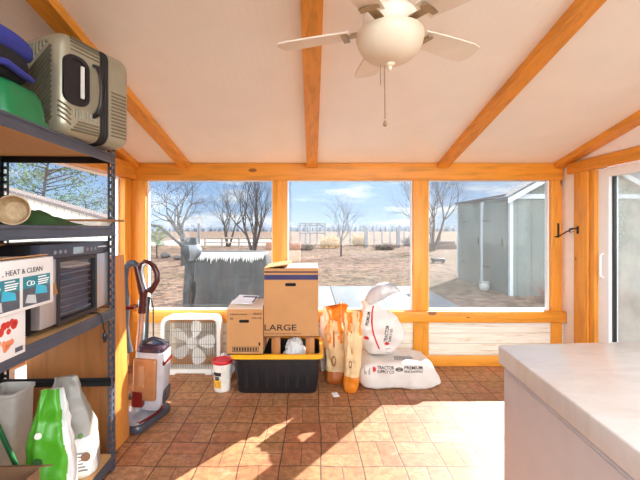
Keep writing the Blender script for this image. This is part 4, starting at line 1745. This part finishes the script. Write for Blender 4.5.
# ------------------------------------------------------------------ chest freezer
t = thing('chest_freezer', 'white chest freezer with thick pale lid in the right corner of the room', 'freezer', (1.1, .95, 0))
LIDM = NT('pale_lid')
v_ = LIDM.coord((1, 3, 1))
n_ = LIDM.noise(v_, 3.5, 6, .65, 1.2)
LIDM.bsdf(LIDM.ramp(n_, [(.32, lin((206, 199, 192))), (.5, lin((214, 208, 203))), (.75, lin((220, 215, 211)))]), .2)
FREEZ = mat('white_freezer_enamel', (208, 200, 200), .35, var=.03)
A_ = Vector((.768, 1.54))
dB = Vector((.995, .085)).normalized()
dC = Vector((-.083, -1)).normalized()
W_, D_ = .74, 1.24
ZF = .87


def par(ins):
    a = A_ + dB * ins + dC * ins
    b = A_ + dB * (W_ - ins) + dC * ins
    c = A_ + dB * (W_ - ins) + dC * (D_ - ins)
    d = A_ + dB * ins + dC * (D_ - ins)
    return [tuple(a), tuple(b), tuple(c), tuple(d)]


def soft(m, poly, z0, z1, bev):
    b = bmesh.new()
    lo = [b.verts.new((x, y, z0)) for x, y in poly]
    hi = [b.verts.new((x, y, z1)) for x, y in poly]
    n = len(poly)
    b.faces.new(lo[::-1])
    b.faces.new(hi)
    for i in range(n):
        b.faces.new((lo[i], lo[(i + 1) % n], hi[(i + 1) % n], hi[i]))
    bmesh.ops.recalc_face_normals(b, faces=b.faces)
    if bev:
        bmesh.ops.bevel(b, geom=b.edges[:], offset=bev, segments=3, profile=.5, affect='EDGES')
    m.bm(b)


m = MB()
soft(m, par(0), ZF - .073, ZF, .006)
ld = m.build('lid', LIDM.m, t)
m = MB()
soft(m, par(.02), ZF - .086, ZF - .073, 0)
m.build('gasket', mat('grey_gasket', (150, 140, 138), .6), ld)
m = MB()
soft(m, par(.016), .03, ZF - .086, .01)
m.build('cabinet_body', FREEZ, t)
m = MB()
a = A_ + dB * .016
nl = Vector((-dC.y, dC.x))
if nl.x > 0:
    nl = -nl
for q0, q1, z0_, z1_ in ((.05, 1.18, .10, ZF - .13),):
    p0 = A_ + dC * q0 + dB * .016
    p1 = A_ + dC * q1 + dB * .016
    o_ = Vector((p0.x, p0.y, 0))
    uu = Vector((dC.x, dC.y, 0))
    ww = Vector((nl.x, nl.y, 0)) * .003
    Lq = q1 - q0
    m.prism([(0, z0_), (Lq, z0_), (Lq, z1_ + .035), (0, z1_ + .035)], o_, uu, (0, 0, 1), ww)
m.build('side_panel', FREEZ, t)
for q, r_ in (((.06, .06), 0), ((W_ - .06, .06), 0), ((W_ - .06, D_ - .06), 0), ((.06, D_ - .06), 0)):
    c = A_ + dB * q[0] + dC * q[1]
    m = MB()
    m.lathe([(.025, 0), (.025, .03)], (c.x, c.y, 0), 16)
    m.build('foot', BLACKP, t)

# ================================================================== outdoors
GZ = -.10
m = MB()
m.add([(-260, -25, GZ), (260, -25, GZ), (260, 420, GZ), (-260, 420, GZ)], [(0, 1, 2, 3)])
struct(m, 'ground', GROUND_M)
CONC = mat('pale_concrete', (84, 89, 94), .85, var=.08, nscale=3, bscale=40, bs=.2)
m = MB()
m.box((-.9, YB + .2, GZ - .1), (.44, 9.2, GZ + .02), .008)
m.box((.452, YB + .2, GZ - .1), (2.7, 9.2, GZ + .02), .008)
struct(m, 'patio', CONC)
m = MB()
m.box((-16, 31, GZ - .1), (-3.6, 46, GZ + .02))
struct(m, 'road', mat('pale_gravel', (136, 130, 121), .95, var=.1, nscale=2))
rnd = random.Random(11)
m = MB()
for k in range(1500):
    x = -190 + 380 * k / 1500 + rnd.uniform(-.5, .5)
    y = 165 + rnd.uniform(-8, 8)
    h = 3.0 + 1.1 * nz(x * .03, 1) + .6 * nz(x * .15, 4) + rnd.uniform(-.7, .5)
    w = rnd.uniform(.5, 1.3)
    m.lathe([(w * .8, 0), (w, h * .4), (w * .7, h * .75), (.08, h)], (x, y, GZ), 5)
o = m.build('treeline', mat('far_bare_woods', (112, 116, 124), 1, var=.25, nscale=.6), at=(0, 165, GZ))
tag(o, 'grey line of distant woods along the horizon', 'trees', kind='stuff')
BARK = mat('grey_bark', (58, 50, 47), .9, var=.2, nscale=20)


def bare_tree(name_label, loc, H, spread, seed, stems=1, r0=.09, lean=.25, depth=5, cat='tree', split=.3):
    rnd = random.Random(seed)
    t = thing('bare_tree', name_label, cat, loc, 'bare trees in the yard')
    tr, br = MB(), MB()

    def grow(p, d, ln, r, k):
        mb = tr if k == 0 else br
        pts, rs = [p.copy()], [r]
        nseg = 4
        for i in range(nseg):
            wb = .03 if k == 0 else .10
            d = (d + Vector((rnd.gauss(0, wb), rnd.gauss(0, wb), rnd.gauss(.03, .06)))).normalized()
            p = p + d * ln / nseg
            pts.append(p.copy())
            rs.append(r * (1 - .42 * (i + 1) / nseg))
        mb.tube(pts, rs, 7 if k < 2 else 4 if k < 4 else 3, caps=False)
        if k >= depth:
            return
        nk = (6 if stems == 1 else 4) if k == 0 else rnd.choice((3, 3, 4))
        for j in range(nk):
            a = rnd.uniform(0, 2 * pi)
            ax = d.orthogonal().normalized()
            ax.rotate(Matrix.Rotation(a, 3, d))
            nd = (d * 1.0 + ax * spread * rnd.uniform(.55, 1.2)).normalized()
            i0 = rnd.choice((2, 3, 4, 4)) if j else 4
            grow(pts[i0], nd, ln * rnd.uniform(.62, .85), rs[i0] * (.78 if j == 0 else .62), k + 1)
    for s_ in range(stems):
        a = 2 * pi * s_ / max(1, stems) + rnd.uniform(-.4, .4)
        d = Vector((cos(a) * lean * (stems > 1), sin(a) * lean * (stems > 1), 1)).normalized()
        grow(Vector(loc) + Vector((cos(a), sin(a), 0)) * r0 * (stems > 1), d, H * split, r0, 0)
    tr.build('trunk', BARK, t)
    br.build('branches', BARK, t)
    return t


def onground(px, Y):
    return ((px - VX) / F * Y, Y, GZ)


bare_tree('large spreading bare tree behind the covered grill', onground(184, 14.5), 5.6, .95, 5, 1, .14, 0, 6, split=.26)
bare_tree('bare multi-stemmed tree behind the grill, in the middle of three', onground(228, 29), 5.4, .6, 8, 3, .10, .35, 5)
bare_tree('tall bare multi-stemmed tree just left of the first window post', onground(253, 23), 6.4, .45, 21, 4, .10, .28, 5)
bare_tree('small bare young tree alone in the dry yard of the middle window', onground(341, 19), 3.2, .62, 4, 1, .055, 0, 5, split=.33)
bare_tree('bare tree left of the grey shed through the right window', onground(432, 24), 6.8, .6, 31, 4, .11, .35, 5)
NEED = mat('grey_green_needles', (84, 100, 68), .9, var=.3, nscale=3)
NEED2 = mat('mid_green_needles', (84, 104, 50), .9, var=.3, nscale=3)


def evergreen(label, loc, H, w, seed, nb, need, nleaf, flat=False, base=.3):
    rnd = random.Random(seed)
    t = thing('evergreen_tree', label, 'tree', loc)
    tr, lf = MB(), MB()
    L0 = Vector(loc)
    pts = [L0 + Vector((rnd.gauss(0, .03) * i, rnd.gauss(0, .03) * i, H * i / 5)) for i in range(6)]
    tr.tube(pts, [H * .022 * (1 - .8 * i / 5) + .008 for i in range(6)], 7)
    for k in range(nb):
        f = base + (1 - base) * (k + rnd.random()) / nb
        i = min(4, int(f * 5))
        p = pts[i].lerp(pts[i + 1], f * 5 - i)
        a = rnd.uniform(0, 2 * pi)
        ln = w * (1.15 - (0 if flat else f) * .85) * rnd.uniform(.6, 1.1)
        d = Vector((cos(a), sin(a), rnd.uniform(.0, .5)))
        q = [p, p + d * ln * .5 + Vector((0, 0, rnd.gauss(0, .04) * ln)), p + d * ln + Vector((0, 0, rnd.gauss(.05, .08) * ln))]
        tr.tube(q, [.014 * H / 2.5 + .004, .01, .004], 4, caps=False)
        for j in range(nleaf):
            g = rnd.uniform(.35, 1.05)
            c = q[0].lerp(q[2], g) + Vector((rnd.gauss(0, 1), rnd.gauss(0, 1), rnd.gauss(0, .7))) * ln * .13
            s_ = rnd.uniform(.03, .075) * max(.6, H / 3)
            e = [Vector((rnd.gauss(0, 1), rnd.gauss(0, 1), rnd.gauss(0, .8))).normalized() * s_ for _ in range(3)]
            lf.add([c - e[0], c + e[0], c + e[1] * .45, c + e[2] * .45], [(0, 1, 2), (0, 2, 3), (0, 3, 1), (1, 3, 2)])
    tr.build('trunk', BARK, t)
    lf.build('foliage', need, t)
    return t


evergreen('small green pine sapling in the yard left of the grill', onground(157, 18), 1.55, .75, 3, 26, NEED2, 110)
evergreen('dark spreading cedar above the pale coop, seen through the shelf', onground(47, 15), 4.6, 2.0, 6, 30, NEED, 110, True, .45)
evergreen('grey-green cedar bush behind the coop roof', onground(84, 21), 3.3, 1.5, 16, 28, NEED, 90, True, .3)
evergreen('green evergreen beside the left corner post', onground(119, 11.5), 2.6, .62, 9, 34, NEED2, 80)

# grill under its cover
gx0, gx1, gy, gz1 = -2.10, -.74, 6.05, .955
t = thing('covered_grill', 'wide grill under a dusty grey fabric cover on the yard ground', 'grill', ((gx0 + gx1) / 2, gy, GZ))
m = MB()
COV = NT('grey_cover_fabric')
cv = COV.coord()
cn = COV.noise(COV.coord((2, 2, .8)), 2.5, 5, .6)
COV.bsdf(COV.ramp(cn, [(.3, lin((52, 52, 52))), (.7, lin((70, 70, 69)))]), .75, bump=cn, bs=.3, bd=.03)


def cover(uu, vv):
    cx, cy = (gx0 + gx1) / 2, gy + .3
    a, b = (gx1 - gx0) / 2, .31
    x, y = se(2 * pi * uu, .28)
    H_ = gz1 - GZ
    if vv < .7:
        z = GZ + H_ * .93 * vv / .7
        k = 1.03 - .05 * vv
        fold_ = .008 * sin(uu * 60) * (1 - vv) + .022 * nz(x * 3, y * 3, vv * 2)
        return Vector((cx + x * a * k + x * fold_, cy + y * b * k + y * fold_, z))
    w = (vv - .7) / .3
    ph = w * pi / 2
    k = (.995 - .13 * (1 - cos(ph))) if w < .999 else .2
    if w > .75:
        k *= max(.02, 1 - (w - .75) / .25)
    return Vector((cx + x * a * k, cy + y * b * k * (1 - .1 * w), GZ + H_ * (.93 + .07 * min(1, sin(min(ph * 1.3, pi / 2)))) + .01 * nz(x * 9, y * 5, w * 3)))


m.grid(cover, 120, 30, close=True, caps=True)
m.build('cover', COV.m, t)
m = MB()
for k in range(44):
    x = gx0 + .06 + (gx1 - gx0 - .12) * k / 43
    l_ = .05 + .13 * abs(nz(k * .9, 2.2))
    m.tube([(x, gy + .03, gz1 - .015), (x + .006, gy - .012, gz1 - .05), (x + .012 * nz(k, 1), gy - .018, gz1 - .05 - l_)], [.022, .02, .004], 5)
m.build('pleat', mat('sunlit_highlight_fabric', (186, 186, 182), .8), t)  # pale colour paints sunlit highlights along the cover's top edge
for x in (gx0 + .15, gx1 - .15):
    m = MB()
    m.box((x - .04, gy + .26, GZ), (x + .04, gy + .34, GZ + .4), .01)
    m.build('leg', BLACKM, t)
t = thing('wrapped_post', 'dark grey wrapped post standing at the left end of the grill', 'post', onground(188, 5.55))
wx, wy, _ = onground(188, 5.55)
m = MB()
WR = mat('dark_grey_wrap', (44, 48, 50), .6, var=.2)


def wrapf(uu, vv):
    r_ = .075 + .05 * math.exp(-((vv - .86) / .1) ** 2) + .02 * nz(cos(2 * pi * uu) * 2, sin(2 * pi * uu) * 2, vv * 6)
    return Vector((wx + r_ * cos(2 * pi * uu) + .05 * vv, wy + r_ * sin(2 * pi * uu), GZ + vv * 1.31))


m.grid(wrapf, 28, 26, close=True, caps=True)
m.build('wrap', WR, t)
m = MB()
m.grid(lambda a, b: wrapf(a, .74 + b * .18) * 1 + Vector((.04 * sin(b * pi), .0, 0)), 28, 10, close=True, caps=True)
m.build('pale_bag', mat('pale_grey_plastic', (104, 108, 112), .4), t)

# grey shed with gable roof
t = thing('garden_shed', 'grey-green garden shed with white corner trim and gable roof', 'shed', (5.8, 9.4, GZ))
sx0, sx1, sy0, sy1, se_, sr = 4.25, 7.45, 8.0, 10.9, 2.04, 2.95
SID = striped('grey_green_siding', (80, 87, 84), 1, .30, .02, (60, 66, 63), .7, .02, .6)
SIDX = striped('grey_green_gable_siding', (80, 87, 84), 0, .30, .02, (60, 66, 63), .7, .02, .6)
m = MB()
m.box((sx0, sy0 + .06, GZ), (sx0 + .06, sy1 - .06, se_))
m.box((sx1 - .06, sy0 + .06, GZ), (sx1, sy1 - .06, se_))
m.build('side_wall', SID, t)
m = MB()
xm = (sx0 + sx1) / 2
gp = [(sx0, GZ), (sx1, GZ), (sx1, se_), (xm, sr), (sx0, se_)]
m.prism(gp, (0, sy0, 0), (1, 0, 0), (0, 0, 1), (0, .06, 0))
m.prism([(sx0, GZ), (sx1, GZ), (sx1, se_), (sx0, se_)], (0, sy1 - .06, 0), (1, 0, 0), (0, 0, 1), (0, .06, 0))
m.prism([(sx0, se_), (sx1, se_), (xm, sr)], (0, sy0 + .3, 0), (1, 0, 0), (0, 0, 1), (0, .05, 0))
m.build('gable_wall', SIDX, t)
m = MB()
for s_, xe in ((-1, sx0 - .12), (1, sx1 + .12)):
    zt = se_ - .12 * (sr - se_) / (xm - sx0)
    m.prism([(xe, zt), (xm, sr), (xm, sr + .05), (xe, zt + .05)], (0, sy0 - .14, 0), (1, 0, 0), (0, 0, 1), (0, .52, 0))
m.box((sx0 - .06, sy0 + .1, se_), (sx1 + .06, sy1 + .06, se_ + .05))
m.build('roof', mat('dark_shingle', (58, 61, 70), .9, var=.2, nscale=8), t)
WT = mat('white_trim_paint', (146, 152, 158), .6)
for x, y in ((sx0 - .012, sy0 - .012), (sx1 - .06, sy0 - .012), (sx0 - .012, sy1 - .06)):
    m = MB()
    m.box((x, y, GZ), (x + .07, y + .07, se_))
    m.build('corner_trim', WT, t)
m = MB()
m.prism([(sx0 - .12, se_ - .06), (xm, sr + .0), (xm, sr - .12), (sx0 - .12, se_ - .17)], (0, sy0 - .155, 0), (1, 0, 0), (0, 0, 1), (0, .02, 0))
m.prism([(sx1 + .12, se_ - .06), (xm, sr + .0), (xm, sr - .12), (sx1 + .12, se_ - .17)], (0, sy0 - .155, 0), (1, 0, 0), (0, 0, 1), (0, .02, 0))
m.box((sx0 + .06, sy0 - .03, se_ - .06), (sx1 - .06, sy0 - .001, se_ + .04))
m.build('gable_trim', WT, t)
for ya, yb in ((8.15, 9.2), (9.35, 10.5)):
    m = MB()
    m.box((sx0 - .03, ya, GZ + .05), (sx0, yb, se_ - .12), .006)
    dd = m.build('door', mat('shed_door_paint', (80, 87, 83), .6), t)
    m = MB()
    m.box((sx0 - .05, ya + .08, .95), (sx0 - .03, ya + .14, 1.12), .004)
    m.box((sx0 - .04, yb - .3, 1.5), (sx0 - .03, yb, 1.54))
    m.box((sx0 - .04, yb - .3, .4), (sx0 - .03, yb, .44))
    m.build('handle', BLACKM, dd)
m = MB()
m.box((sx0 - .035, 9.22, GZ), (sx0, 9.33, se_ - .05))
m.build('door_trim', WT, t)

# pale coop beyond the left window
t = thing('chicken_coop', 'low pale board coop with sloping brown-edged roof beyond the left window', 'shed', (-5.4, 8.9, GZ))
ca, cb = P(-40, 178.5, 8.0), P(117.5, 223, 8.0)
m = MB()
zz = lambda x: ca.z + (x - ca.x) / (cb.x - ca.x) * (cb.z - ca.z)
COOP = striped('pale_board_siding', (204, 194, 180), 0, .16, .012, (140, 126, 110), .7, .01, .5)
m.prism([(ca.x, GZ), (cb.x, GZ), (cb.x, cb.z), (ca.x, ca.z)], (0, 8.0, 0), (1, 0, 0), (0, 0, 1), (0, .05, 0))
m.prism([(ca.x, GZ), (cb.x, GZ), (cb.x, cb.z), (ca.x, ca.z)], (0, 8.4, 0), (1, 0, 0), (0, 0, 1), (0, .05, 0))
m.box((cb.x - .05, 8.05, GZ), (cb.x, 8.4, cb.z - .02))
m.build('board_wall', COOP, t)
m = MB()
e = .12
m.prism([(ca.x, ca.z + .005), (cb.x + e, zz(cb.x + e) + .005), (cb.x + e, zz(cb.x + e) + .065), (ca.x, ca.z + .065)], (0, 7.86, 0), (1, 0, 0), (0, 0, 1), (0, .62, 0))
m.build('roof', mat('brown_roof_edge', (92, 78, 72), .8), t)
m = MB()
m.box((cb.x - .06, 7.985, GZ), (cb.x + .01, 8.0, cb.z))
m.build('corner_trim', WT, t)

# fences
FW = mat('grey_fence_wood', (122, 108, 98), .9, var=.2)
FWD = mat('dark_fence_steel', (92, 90, 92), .8)


def fence(label, pts, h, nrail, wires, rr_=.05, mt=FW):
    t = thing('yard_fence', label, 'fence', pts[0])
    for p in pts:
        m = MB()
        m.box((p[0] - rr_, p[1] - rr_, GZ), (p[0] + rr_, p[1] + rr_, GZ + h), .01)
        m.build('post', mt, t)
    for k in range(nrail):
        z = GZ + h * (.85 - .4 * k)
        m = MB()
        m.tube([(p[0], p[1] - rr_, z) for p in pts], rr_ * .7, 5)
        m.build('rail', mt, t)
    if wires:
        m = MB()
        for k in range(wires):
            z = GZ + .1 + (h - .15) * k / (wires - 1)
            m.tube([(p[0], p[1] - rr_, z) for p in pts], .008, 3)
        m.build('wire', FWD, t)
    return t


fence('wire fence on thin grey posts across the yard of the middle window', [onground(px, 30) for px in (338, 350, 366, 374, 382, 390, 404, 416, 428, 440)], 1.35, 0, 4, .045, FWD)
fence('stout wooden gate posts with wire in the yard of the middle window', [onground(366, 28), onground(398, 27.5), onground(432, 27)], 1.5, 0, 3, .12, FWD)
fence('low wooden rail fence across the yard behind the grill', [onground(px, 27.5) for px in (205, 222, 239, 256, 272)], .85, 2, 0, .07)
m = MB()
p = onground(199, 24)
m.box((p[0] - .07, p[1] - .07, GZ), (p[0] + .07, p[1] + .07, GZ + 1.75), .01)
o = m.build('fence_post', FWD, at=p)
tag(o, 'single tall dark post in the yard beside the spreading tree', 'post')
# hoop frame with white sheet
t = thing('garden_hoop', 'dark post framework with white curved sheet at the far left of the middle window', 'garden hoop', onground(314, 33))
for px in (300, 305.5, 310, 317, 325):
    p = onground(px, 33)
    m = MB()
    m.box((p[0] - .06, p[1] - .06, GZ), (p[0] + .06, p[1] + .06, GZ + 1.95))
    m.build('post', FWD, t)
m = MB()
a, b = onground(300, 33), onground(325, 33)
for z in (1.7, 1.85, 1.0):
    m.tube([(a[0], 32.9, GZ + z), (b[0], 32.9, GZ + z)], .05, 5)
m.build('rail', FWD, t)
m = MB()
c = onground(318, 32.2)
m.grid(lambda q, w: Vector((c[0] + .1 + .55 * sin(w * 1.5), c[1] + .2 + q * 1.5, GZ + .5 + 1.4 * cos(w * 1.4))), 4, 8)
m.grid(lambda q, w: Vector((c[0] + .07 + .55 * sin(w * 1.5), c[1] + .2 + q * 1.5, GZ + .47 + 1.4 * cos(w * 1.4))), 4, 8)
m.build('white_sheet', mat('white_sheet_plastic', (236, 240, 244), .5), t)
# brown box, stones, trough, timber stack
t = thing('yard_bin', 'brown weathered box in the yard behind the first window post', 'bin', onground(283, 16))
p0, p1 = onground(266, 16), onground(300, 16)
m = MB()
m.box((p0[0], 16, GZ), (p1[0], 16.7, GZ + .5), .01)
m.build('bin_base', mat('tan_block', (150, 128, 110), .9, var=.2), t)
m = MB()
m.box((p0[0] - .02, 15.98, GZ + .5), (p1[0] + .02, 16.72, GZ + .84), .02)
m.build('bin_top', mat('rust_brown_metal', (122, 84, 66), .8, var=.2), t)
rnd = random.Random(2)
ST = mat('dark_stone', (78, 74, 72), .95, var=.2)
STL = ['dark stone in the yard below the pine sapling', 'dark stone in the yard between the pine sapling and the big tree', 'dark stone in the yard beside the wrapped post']
for k, (px, Y, r_) in enumerate(((147, 18.5, .20), (165, 18, .24), (178, 17, .2))):
    p = onground(px, Y)
    m = MB()
    m.grid(lambda a, b: Vector((p[0] + r_ * cos(2 * pi * a) * cos((b - .5) * pi) * (1 + .25 * nz(cos(2 * pi * a), sin(2 * pi * a) + k, b * 3)), p[1] + r_ * .8 * sin(2 * pi * a) * cos((b - .5) * pi), GZ + r_ * .55 + r_ * .6 * sin((b - .5) * pi))), 16, 10, close=True, caps=True)
    o = m.build('stone', ST, at=p)
    tag(o, STL[k], 'stone', 'stones in the yard')
t = thing('timber_stack', 'dark stack of weathered timber in the yard left of the grey shed', 'timber', onground(446, 26))
p = onground(446, 26)
for k in range(4):
    m = MB()
    m.box((p[0] - .95, p[1] - .2 - .05 * (k % 2), GZ + k * .14), (p[0] + .85 - .1 * k, p[1] + .2, GZ + k * .14 + .13), .02)
    m.build('beam', mat('dark_timber', (94, 78, 72), .9, var=.2), t)
t = thing('feed_trough', 'low dark trough on the dry ground left of the grey shed', 'trough', onground(438, 15.5))
p = onground(438, 15.5)
m = MB()
m.box((p[0] - .26, p[1] - .12, GZ + .06), (p[0] + .26, p[1] + .12, GZ + .2), .02)
m.build('basin', BLACKM, t)
for s_ in (-1, 1):
    m = MB()
    m.box((p[0] + s_ * .2 - .02, p[1] - .1, GZ), (p[0] + s_ * .2 + .02, p[1] + .1, GZ + .07))
    m.build('leg', BLACKM, t)
BRU = mat('dry_tan_brush', (176, 148, 112), .95, var=.25, nscale=6)
BRD = mat('dark_dry_brush', (112, 98, 88), .95, var=.25, nscale=6)
BRR = mat('dry_red_stems', (122, 72, 66), .9, var=.25, nscale=6)


def brush(label, loc, r, h, mt, seed, n=260, th=.02):
    rnd = random.Random(seed)
    m = MB()
    L0 = Vector(loc)
    for k in range(n):
        a = rnd.uniform(0, 2 * pi)
        q = rnd.random() ** .5
        b0 = L0 + Vector((cos(a) * q * r * .6, sin(a) * q * r * .4, 0))
        tip = b0 + Vector((rnd.gauss(0, .35) * r, rnd.gauss(0, .3) * r, h * rnd.uniform(.5, 1.05) * (1.1 - q * .5)))
        m.tube([b0, b0.lerp(tip, .5) + Vector((rnd.gauss(0, .06), rnd.gauss(0, .06), .03)) * r, tip], [th, th * .8, th * .25], 3, caps=False)
    o = m.build('dry_bush', mt, at=loc)
    return tag(o, label, 'bush')


brush('tan dry bush left of the young tree in the middle window', onground(330, 27), .9, 1.0, BRU, 1, 420, .03)
brush('tan dry bush right of the young tree in the middle window', onground(360, 31), .9, 1.0, BRU, 2, 420, .03)
brush('dark dry bush by the gate posts in the middle window', onground(385, 25.0), .9, .55, BRD, 3, 420, .03)
brush('dark dry bush near the post frame in the middle window', onground(306, 24.5), .6, .5, BRD, 4, 300, .03)
brush('dark dry bush behind the middle window right edge', onground(411, 31), .8, .85, BRD, 9, 360, .03)
brush('dry reddish bush at the foot of the shed front, nearest its corner', (4.75, 7.2, GZ), .40, .55, BRR, 5, 260, .008)
brush('dry reddish bush at the foot of the shed front, second from its corner', (5.6, 7.15, GZ), .42, .6, BRR, 6, 260, .008)
t = thing('stone_pot', 'pale round pot on the ground beside the shed doors', 'pot', (4.05, 8.7, GZ))
m = MB()
m.lathe([(.07, 0), (.11, .05), (.12, .12), (.10, .18), (.115, .2), (.1, .2), (.09, .15), (.02, .14)], (4.02, 8.7, GZ), 20)
m.build('pot_body', mat('pale_pot', (132, 134, 132), .7), t)

# ------------------------------------------------------------------ light
az = Vector((.6, .8, 0)).normalized()
el = R(31)
sd = Vector((az.x * cos(el), az.y * cos(el), sin(el)))
s = bpy.data.lights.new('sun', 'SUN')
s.energy = 13.5
s.angle = R(.6)
s.color = (1, .96, .89)
so = bpy.data.objects.new('sun', s)
COL.objects.link(so)
so.location = (20, 30, 30)
so.rotation_euler = sd.to_track_quat('Z', 'Y').to_euler()

w = bpy.data.worlds.new('sky')
scn.world = w
w.use_nodes = True
nt = w.node_tree
nt.nodes.clear()


class WT_(NT):
    def __init__(s):
        s.t = nt


q = WT_()
out = q.n('ShaderNodeOutputWorld')
bg = q.n('ShaderNodeBackground')
tc = q.n('ShaderNodeTexCoord')
sp = q.n('ShaderNodeSeparateXYZ')
q.l(tc.outputs['Generated'], sp.inputs[0])
skyc = q.ramp(sp.outputs[2], [(0.0, (.46, .57, .70)), (.06, (.32, .46, .67)), (.2, (.19, .36, .64)), (.6, (.12, .28, .60))])
mp = q.n('ShaderNodeMapping')
q.l(tc.outputs['Generated'], mp.inputs[0])
mp.inputs['Scale'].default_value = (1.2, 1.2, 5.5)
mp.inputs['Location'].default_value = (.35, .2, .1)
cl = q.noise(mp.outputs[0], 3.6, 6, .55, .2)
cm = q.ramp(cl, [(.52, 0.0), (.66, 1.0)])
skyc = q.mix(cm, skyc, (.74, .76, .78))
bk = q.n('ShaderNodeMapRange')
q.l(sp.outputs[1], bk.inputs[0])
bk.inputs[1].default_value = .0
bk.inputs[2].default_value = -.3
skyc = q.mix(q.math('MULTIPLY', bk.outputs[0], .85), skyc, (.93, .98, 1.0))
q.l(skyc, bg.inputs[0])
# added fill light: unseen sky behind the house side made far brighter
mr = q.n('ShaderNodeMapRange')
mr.interpolation_type = 'SMOOTHSTEP'
q.l(sp.outputs[1], mr.inputs[0])
mr.inputs[1].default_value = .05
mr.inputs[2].default_value = -.35
mr.inputs[3].default_value = 1.0
mr.inputs[4].default_value = 5.8
q.l(mr.outputs[0], bg.inputs[1])
q.l(bg.outputs[0], out.inputs[0])

# ------------------------------------------------------------------ camera
cd = bpy.data.cameras.new('camera')
cd.sensor_width = 36
cd.lens = F / 640 * 36
cd.shift_x = 8 / 640
cd.shift_y = -12 / 640
cd.clip_start = .05
cd.clip_end = 1000
co = bpy.data.objects.new('camera', cd)
COL.objects.link(co)
co.location = (0, 0, CZ)
co.rotation_euler = (R(90), 0, 0)
scn.camera = co
scn.view_settings.view_transform = 'Standard'
scn.view_settings.look = 'None'
scn.view_settings.exposure = 0.56
scn.view_settings.gamma = 1.0
scn.view_settings.use_curve_mapping = False
scn.cycles.use_denoising = True
scn.cycles.max_bounces = 10
scn.cycles.diffuse_bounces = 6
scn.cycles.transparent_max_bounces = 16
scn.cycles.sample_clamp_indirect = 8
